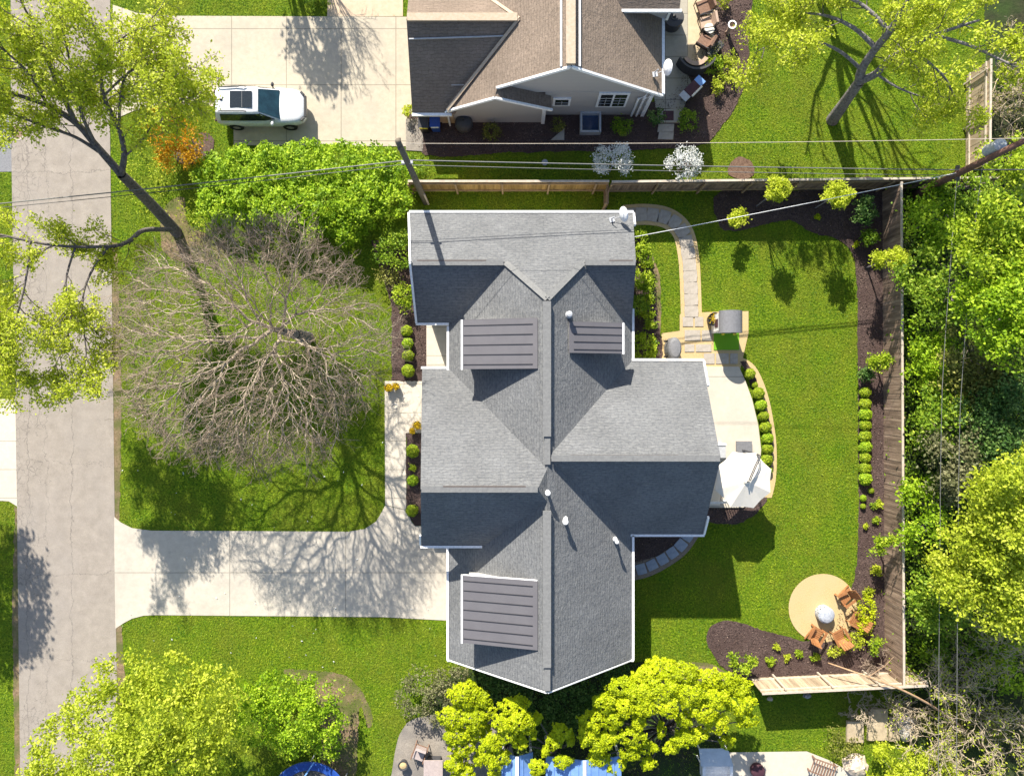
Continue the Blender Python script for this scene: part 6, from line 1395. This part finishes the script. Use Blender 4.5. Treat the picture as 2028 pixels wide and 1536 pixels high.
# ------------------------------------------------------------------ woods beyond the board fence
wood = [
    (1850, 440, 1850, 450, 3.2, [(1850, 440, 3.0, 1.5, 1.3), (1830, 410, 2.6, 1.0), (1875, 470, 3.0, 1.2)], F_hedge, 'mid green bush-tree behind the fence corner by the reddish pole'),
    (1985, 480, 1960, 500, 8, [(1950, 470, 6.4, 1.7), (2000, 450, 7.0, 1.9), (2030, 520, 7.0, 2.0), (1965, 530, 6.8, 1.8)], F_bright, 'tall bright green tree in the woods across from the lime fence trees'),
    (1990, 640, 1950, 640, 8, [(1985, 620, 7.0, 2.0), (2030, 600, 7.4, 2.0), (1965, 570, 6.6, 1.5), (2020, 680, 7.0, 1.9)], F_hedge, 'tall leafy tree below the bright green one in the woods'),
    (1850, 560, 1845, 560, 4, [(1840, 540, 3.4, 1.4), (1870, 590, 3.6, 1.5), (1835, 600, 3.0, 1.1)], F_mid, 'darker tree hugging the fence opposite the middle of the lawn'),
    (1840, 690, 1835, 690, 3.5, [(1835, 660, 3.0, 1.2), (1850, 710, 3.0, 1.3), (1830, 740, 2.6, 1.0)], F_hedge, 'green bush-tree behind the fence opposite the playhouse'),
    (1900, 720, 1890, 720, 5, [(1905, 690, 4.2, 1.5), (1910, 760, 3.8, 1.5), (1960, 760, 4.2, 1.6)], F_olive, 'olive-brown tree in the dark gap of the woods'),
    (1860, 840, 1850, 845, 4, [(1850, 800, 3.2, 1.2), (1870, 840, 3.8, 1.4), (1840, 860, 3.0, 1.0)], F_mid, 'dark green tree behind the fence opposite the boxwood row'),
    (1960, 850, 1945, 850, 5, [(1950, 830, 4.4, 1.7), (2000, 800, 4.6, 1.8), (2020, 870, 4.8, 1.9), (1960, 890, 4.2, 1.6)], F_dark, 'blue-green conifer-dark tree deep in the woods'),
    (1880, 930, 1870, 930, 5, [(1880, 890, 4.2, 1.4), (1905, 930, 4.4, 1.4), (1870, 960, 3.6, 1.2)], F_grey, 'grey-green tree between the two pale wires'),
    (1830, 1010, 1822, 1010, 4, [(1825, 980, 2.8, 1.1), (1835, 1030, 3.2, 1.2), (1820, 1060, 2.6, .9)], F_hedge, 'narrow green tree close to the fence opposite the parasol'),
    (1985, 1010, 1960, 1010, 9, [(1990, 980, 7.4, 1.8), (2030, 960, 7.8, 1.9), (1970, 1030, 7.0, 1.6), (2030, 1040, 7.6, 2.0)], F_ytree, 'yellowish tall tree in the woods where the wires vanish'),
    (1920, 1120, 1895, 1115, 8, [(1900, 1090, 5.8, 1.6), (1940, 1120, 6.4, 1.8), (1890, 1140, 5.6, 1.4), (1980, 1130, 6.6, 1.8), (1925, 1165, 6.0, 1.5)], F_ytree, 'wide yellow-green tree opposite the overhanging fence tree'),
    (2010, 1160, 1985, 1160, 8, [(2010, 1130, 6.6, 1.8), (2030, 1190, 6.4, 1.8), (1975, 1200, 6.0, 1.5)], F_ytree, 'pale tree at the picture edge behind the wide yellow-green one'),
    (1850, 1170, 1842, 1175, 4, [(1840, 1150, 2.6, .9), (1850, 1200, 3.2, 1.1), (1880, 1210, 3.4, 1.2)], F_mid, 'green tree behind the fence beside the fire pit'),
    (1985, 320, 1970, 325, 3, [(1980, 325, 2.2, 1.0, .6), (2020, 330, 2.4, 1.0, .6)], F_bright, 'light green bush under the transformer of the reddish pole'),
    (1900, 380, 1895, 385, 3.4, [(1905, 375, 3.0, 1.2, .7), (1940, 385, 3.2, 1.0, .7)], F_mid, 'leafy tree just below the reddish pole and its wires'),
]
for (x, y, bx, by, hgt, bl, m_, lb) in wood:
    rr = random.Random(bx); bl = list(bl)+[(q[0]+rr.uniform(-45, 45), q[1]+rr.uniform(-40, 40), q[2]*rr.uniform(.8, 1.1), q[3]*rr.uniform(.35, .6)) for q in bl for _ in (0, 1)]
    crown_tree('woodland_tree', lb, 'tree', at(bx, by), blobs_at([(*q[:3], q[3]*(.85 if k < 4 else 1), *q[4:]) for k, q in enumerate(bl)], .62), m_, M_barkd, 15, 26, .20, .165, .21, .13, 'trees of the woods behind the fence', gscale=1.15, limbs=10)
rng = rg(); NU = 2600
U = np.stack([rng.uniform(20.2, 29, NU), rng.uniform(-16, 10.6, NU), rng.uniform(.2, 1.3, NU)], 1); P, ti = spray(U, 12, .25, rng)
P[:, 2] = np.maximum(P[:, 2], .03)
props(finish('undergrowth', leaf_mesh('undergrowth', P, ti*.8, .16, rng), F_mid), 'dense green undergrowth filling the floor of the woods', 'undergrowth', kind='stuff')
# tangled bare shrubs
def tangle(label, base, ext, n_, seed, zmax, mat=M_paleb, flow=None, leaf=None, L=2.4, r_=.028, name='bare_shrub'):
    rnd = random.Random(seed); rng = rg(); t = thing(name, (base.x, base.y, 0), label, 'bare shrub'); segs = []; tips = []
    spec = [(7, 5, .55, 40, .22, -.02), (5, 4, .6, 45, .26, -.02), (4, 3, .6, 45, .3, 0), (3, 0, .6, 40, .3, 0)]
    for k in range(n_):
        o = base+Vector((rnd.uniform(-1, 1)*ext[0], rnd.uniform(-1, 1)*ext[1], rnd.uniform(.05, zmax*.5)))
        an = rnd.uniform(0, 2*math.pi); d = Vector((math.cos(an), math.sin(an), rnd.uniform(.3, 1)))
        if flow: d = d*.45+Vector(flow)
        grow(o, d, L*rnd.uniform(.7, 1.3), r_*rnd.uniform(.7, 1.4), 0, spec, rnd, segs, tips, .1)
    segs = [(s[0], s[1], max(s[2], .010), max(s[3], .009), s[4]) for s in segs]
    finish('branches', seg_mesh('branches', [s[:4] for s in segs], 4), mat, t)
    if leaf: twig_leaves(segs, (3,), 1, .12, .12, rng, leaf, t, .5, .55)
tangle('thicket of bleached bare branches spilling over the fence corner', at(1900, 1360), (2.6, 2.2), 26, 31, 2.2, flow=(-.3, .3, .2), leaf=F_ytree, L=2.8, r_=.035)
tangle('bleached thicket with white flower specks at the lower edge of the woods', at(1925, 1470), (2.8, 1.6), 22, 32, 1.8, flow=(.25, -.2, .25), leaf=F_ytree, L=2.4, r_=.03)
tangle('small tangle of bare twigs inside the fence corner', at(1738, 1315), (.35, .35), 7, 33, .6, M_twig, L=.9, r_=.016)
tangle('dry bare bush over the tan slabs', at(1690, 1392), (.5, .3), 8, 34, .7, L=1.1, r_=.022)
tangle('pale bare bush between the tan slabs and the thicket', at(1770, 1388), (.8, .4), 9, 35, .9, L=1.3, r_=.024)
tangle('olive-tan scrub of bare twigs beyond the short pale fence', at(2000, 190), (1.1, 2.0), 24, 36, 2.0, M_paleb, leaf=F_olive, L=1.9)
tangle('leafless vine lying on the olive tree in the woods', at(1890, 770), (.6, 1.2), 5, 37, 3.5, M_paleb, L=1.5, r_=.02)
shrub('low_flowering_shrub', 'speckled white-flowering shrub at the edge of the corner lawn', blobs_at([(1648, 1455, .4, .5), (1665, 1480, .4, .6), (1690, 1482, .4, .5)]), F_olive, 14, 12, .14, .10)
shrub('low_shrub', 'light green low shrub under the bare thicket at the lower edge', blobs_at([(1850, 1420, .6, 1.0, .7), (1900, 1440, .7, 1.2, .8), (1960, 1420, .8, 1.2), (1880, 1400, .6, .8)], .6), F_olive, 12, 18, .18, .12)
shrub('low_shrub', 'green growth between bare branches and the pale tree at the picture edge', blobs_at([(1960, 1290, 1.0, 1.3, .8), (2010, 1330, 1.2, 1.4, 1.0), (1840, 1280, .8, .8), (2015, 1250, 1.2, 1.0)], .6), F_hedge, 10, 20, .2, .16, gap=.1)
# trees outside the frame whose shade reaches the street and the neighbour driveway
def shade_tree(label, x, y, blobs, mat=F_mid, r_=.2): crown_tree('shade_tree', label, 'tree', (x, y), blobs, mat, M_barkd, 10, 20, .25, .24, .1, r_)
shade_tree('leafy tree beyond the street edge throwing shade on the road', -30.2, -1.2, [(-30.2, -1.2, 7, 2.0, 2.6, 1.6), (-29.2, -3.8, 6.4, 1.5, 1.8, 1.2), (-31.0, 1.4, 7.2, 1.8, 1.8, 1.4), (-29.6, -5.6, 5.6, 1.5, 1.4, 1.1)])
shade_tree('leafy tree above the picture throwing shade on the neighbour driveway', -13.6, 27.6, [(-13.6, 27.6, 6.4, 1.5, 1.9, 1.3), (-12.9, 25.9, 6.0, 1.0, 1.4, 1.0)])
def bare_top():
    rnd = random.Random(9); t = thing('bare_street_tree', (-9.6, 21.3, 0), 'thin leafless tree at the top edge over the neighbour driveway', 'tree'); segs = []; tips = []
    b = Vector((-10.8, 24.6, 0)); t.location = b; ORIGIN[t.name] = b.copy(); h_ = b+Vector((0, 0, 2.0)); limb(segs, [b, b+Vector((.05, 0, 1)), h_], [.1, .09, .08])
    spec = [(6, 5, .5, 26, .08, .02), (4, 4, .55, 32, .13, .03), (3, 3, .6, 36, .2, .03), (3, 0, .6, 30, .2, 0)]
    for k in range(9):
        an = k*.7; grow(h_, (math.cos(an)*.35, math.sin(an)*.35, 1), 3.2, .035, 0, spec, rnd, segs, tips)
    segs = [(s[0], s[1], max(s[2], .01), max(s[3], .008), s[4]) for s in segs]
    finish('trunk', seg_mesh('trunk', [s[:4] for s in segs if s[4] == 0], 6), M_bark, t); finish('branches', seg_mesh('branches', [s[:4] for s in segs if s[4] > 0], 3), M_bark, t)
bare_top()
# fallen leaves and petals scattered on the lawns
rng = rg(); n_ = 90; P = np.stack([rng.uniform(-21, -4, n_), rng.uniform(-15, 0, n_), np.full(n_, .06)], 1)
props(finish('fallen_leaves', leaf_mesh('fallen_leaves', P, rng.random(n_), .10, rng, 2.0), F_white), 'few pale fallen leaves scattered on the front lawn', 'fallen leaves', kind='stuff')

def limb_tree(label, x, y, seed, h0, R):
    rnd = random.Random(seed); t = thing('shade_tree', (x, y, 0), label, 'tree'); segs = []; tips = []
    b = Vector((x, y, 0)); h_ = b+Vector((.2, 0, h0)); limb(segs, [b, b+Vector((.1, 0, h0*.5)), h_], [.34, .28, .24])
    spec = [(7, 3, .5, 35, .13, .03), (5, 3, .55, 40, .16, .02), (3, 0, .55, 40, .2, .02)]
    for k in range(8):
        an = k*.9; grow(h_, (math.cos(an)*.9, math.sin(an)*.9, rnd.uniform(.5, 1.2)), R, .15, 0, spec, rnd, segs, tips)
    segs = [(s[0], s[1], max(s[2], .03), max(s[3], .025), s[4]) for s in segs]
    finish('trunk', seg_mesh('trunk', [s[:4] for s in segs if s[4] == 0], 6), M_bark, t); finish('branches', seg_mesh('branches', [s[:4] for s in segs if s[4] > 0], 4), M_bark, t)
limb_tree('bare limbed tree above the picture throwing branching shade on the upper lawn', 15.8, 22.6, 5, 3.0, 6.0)
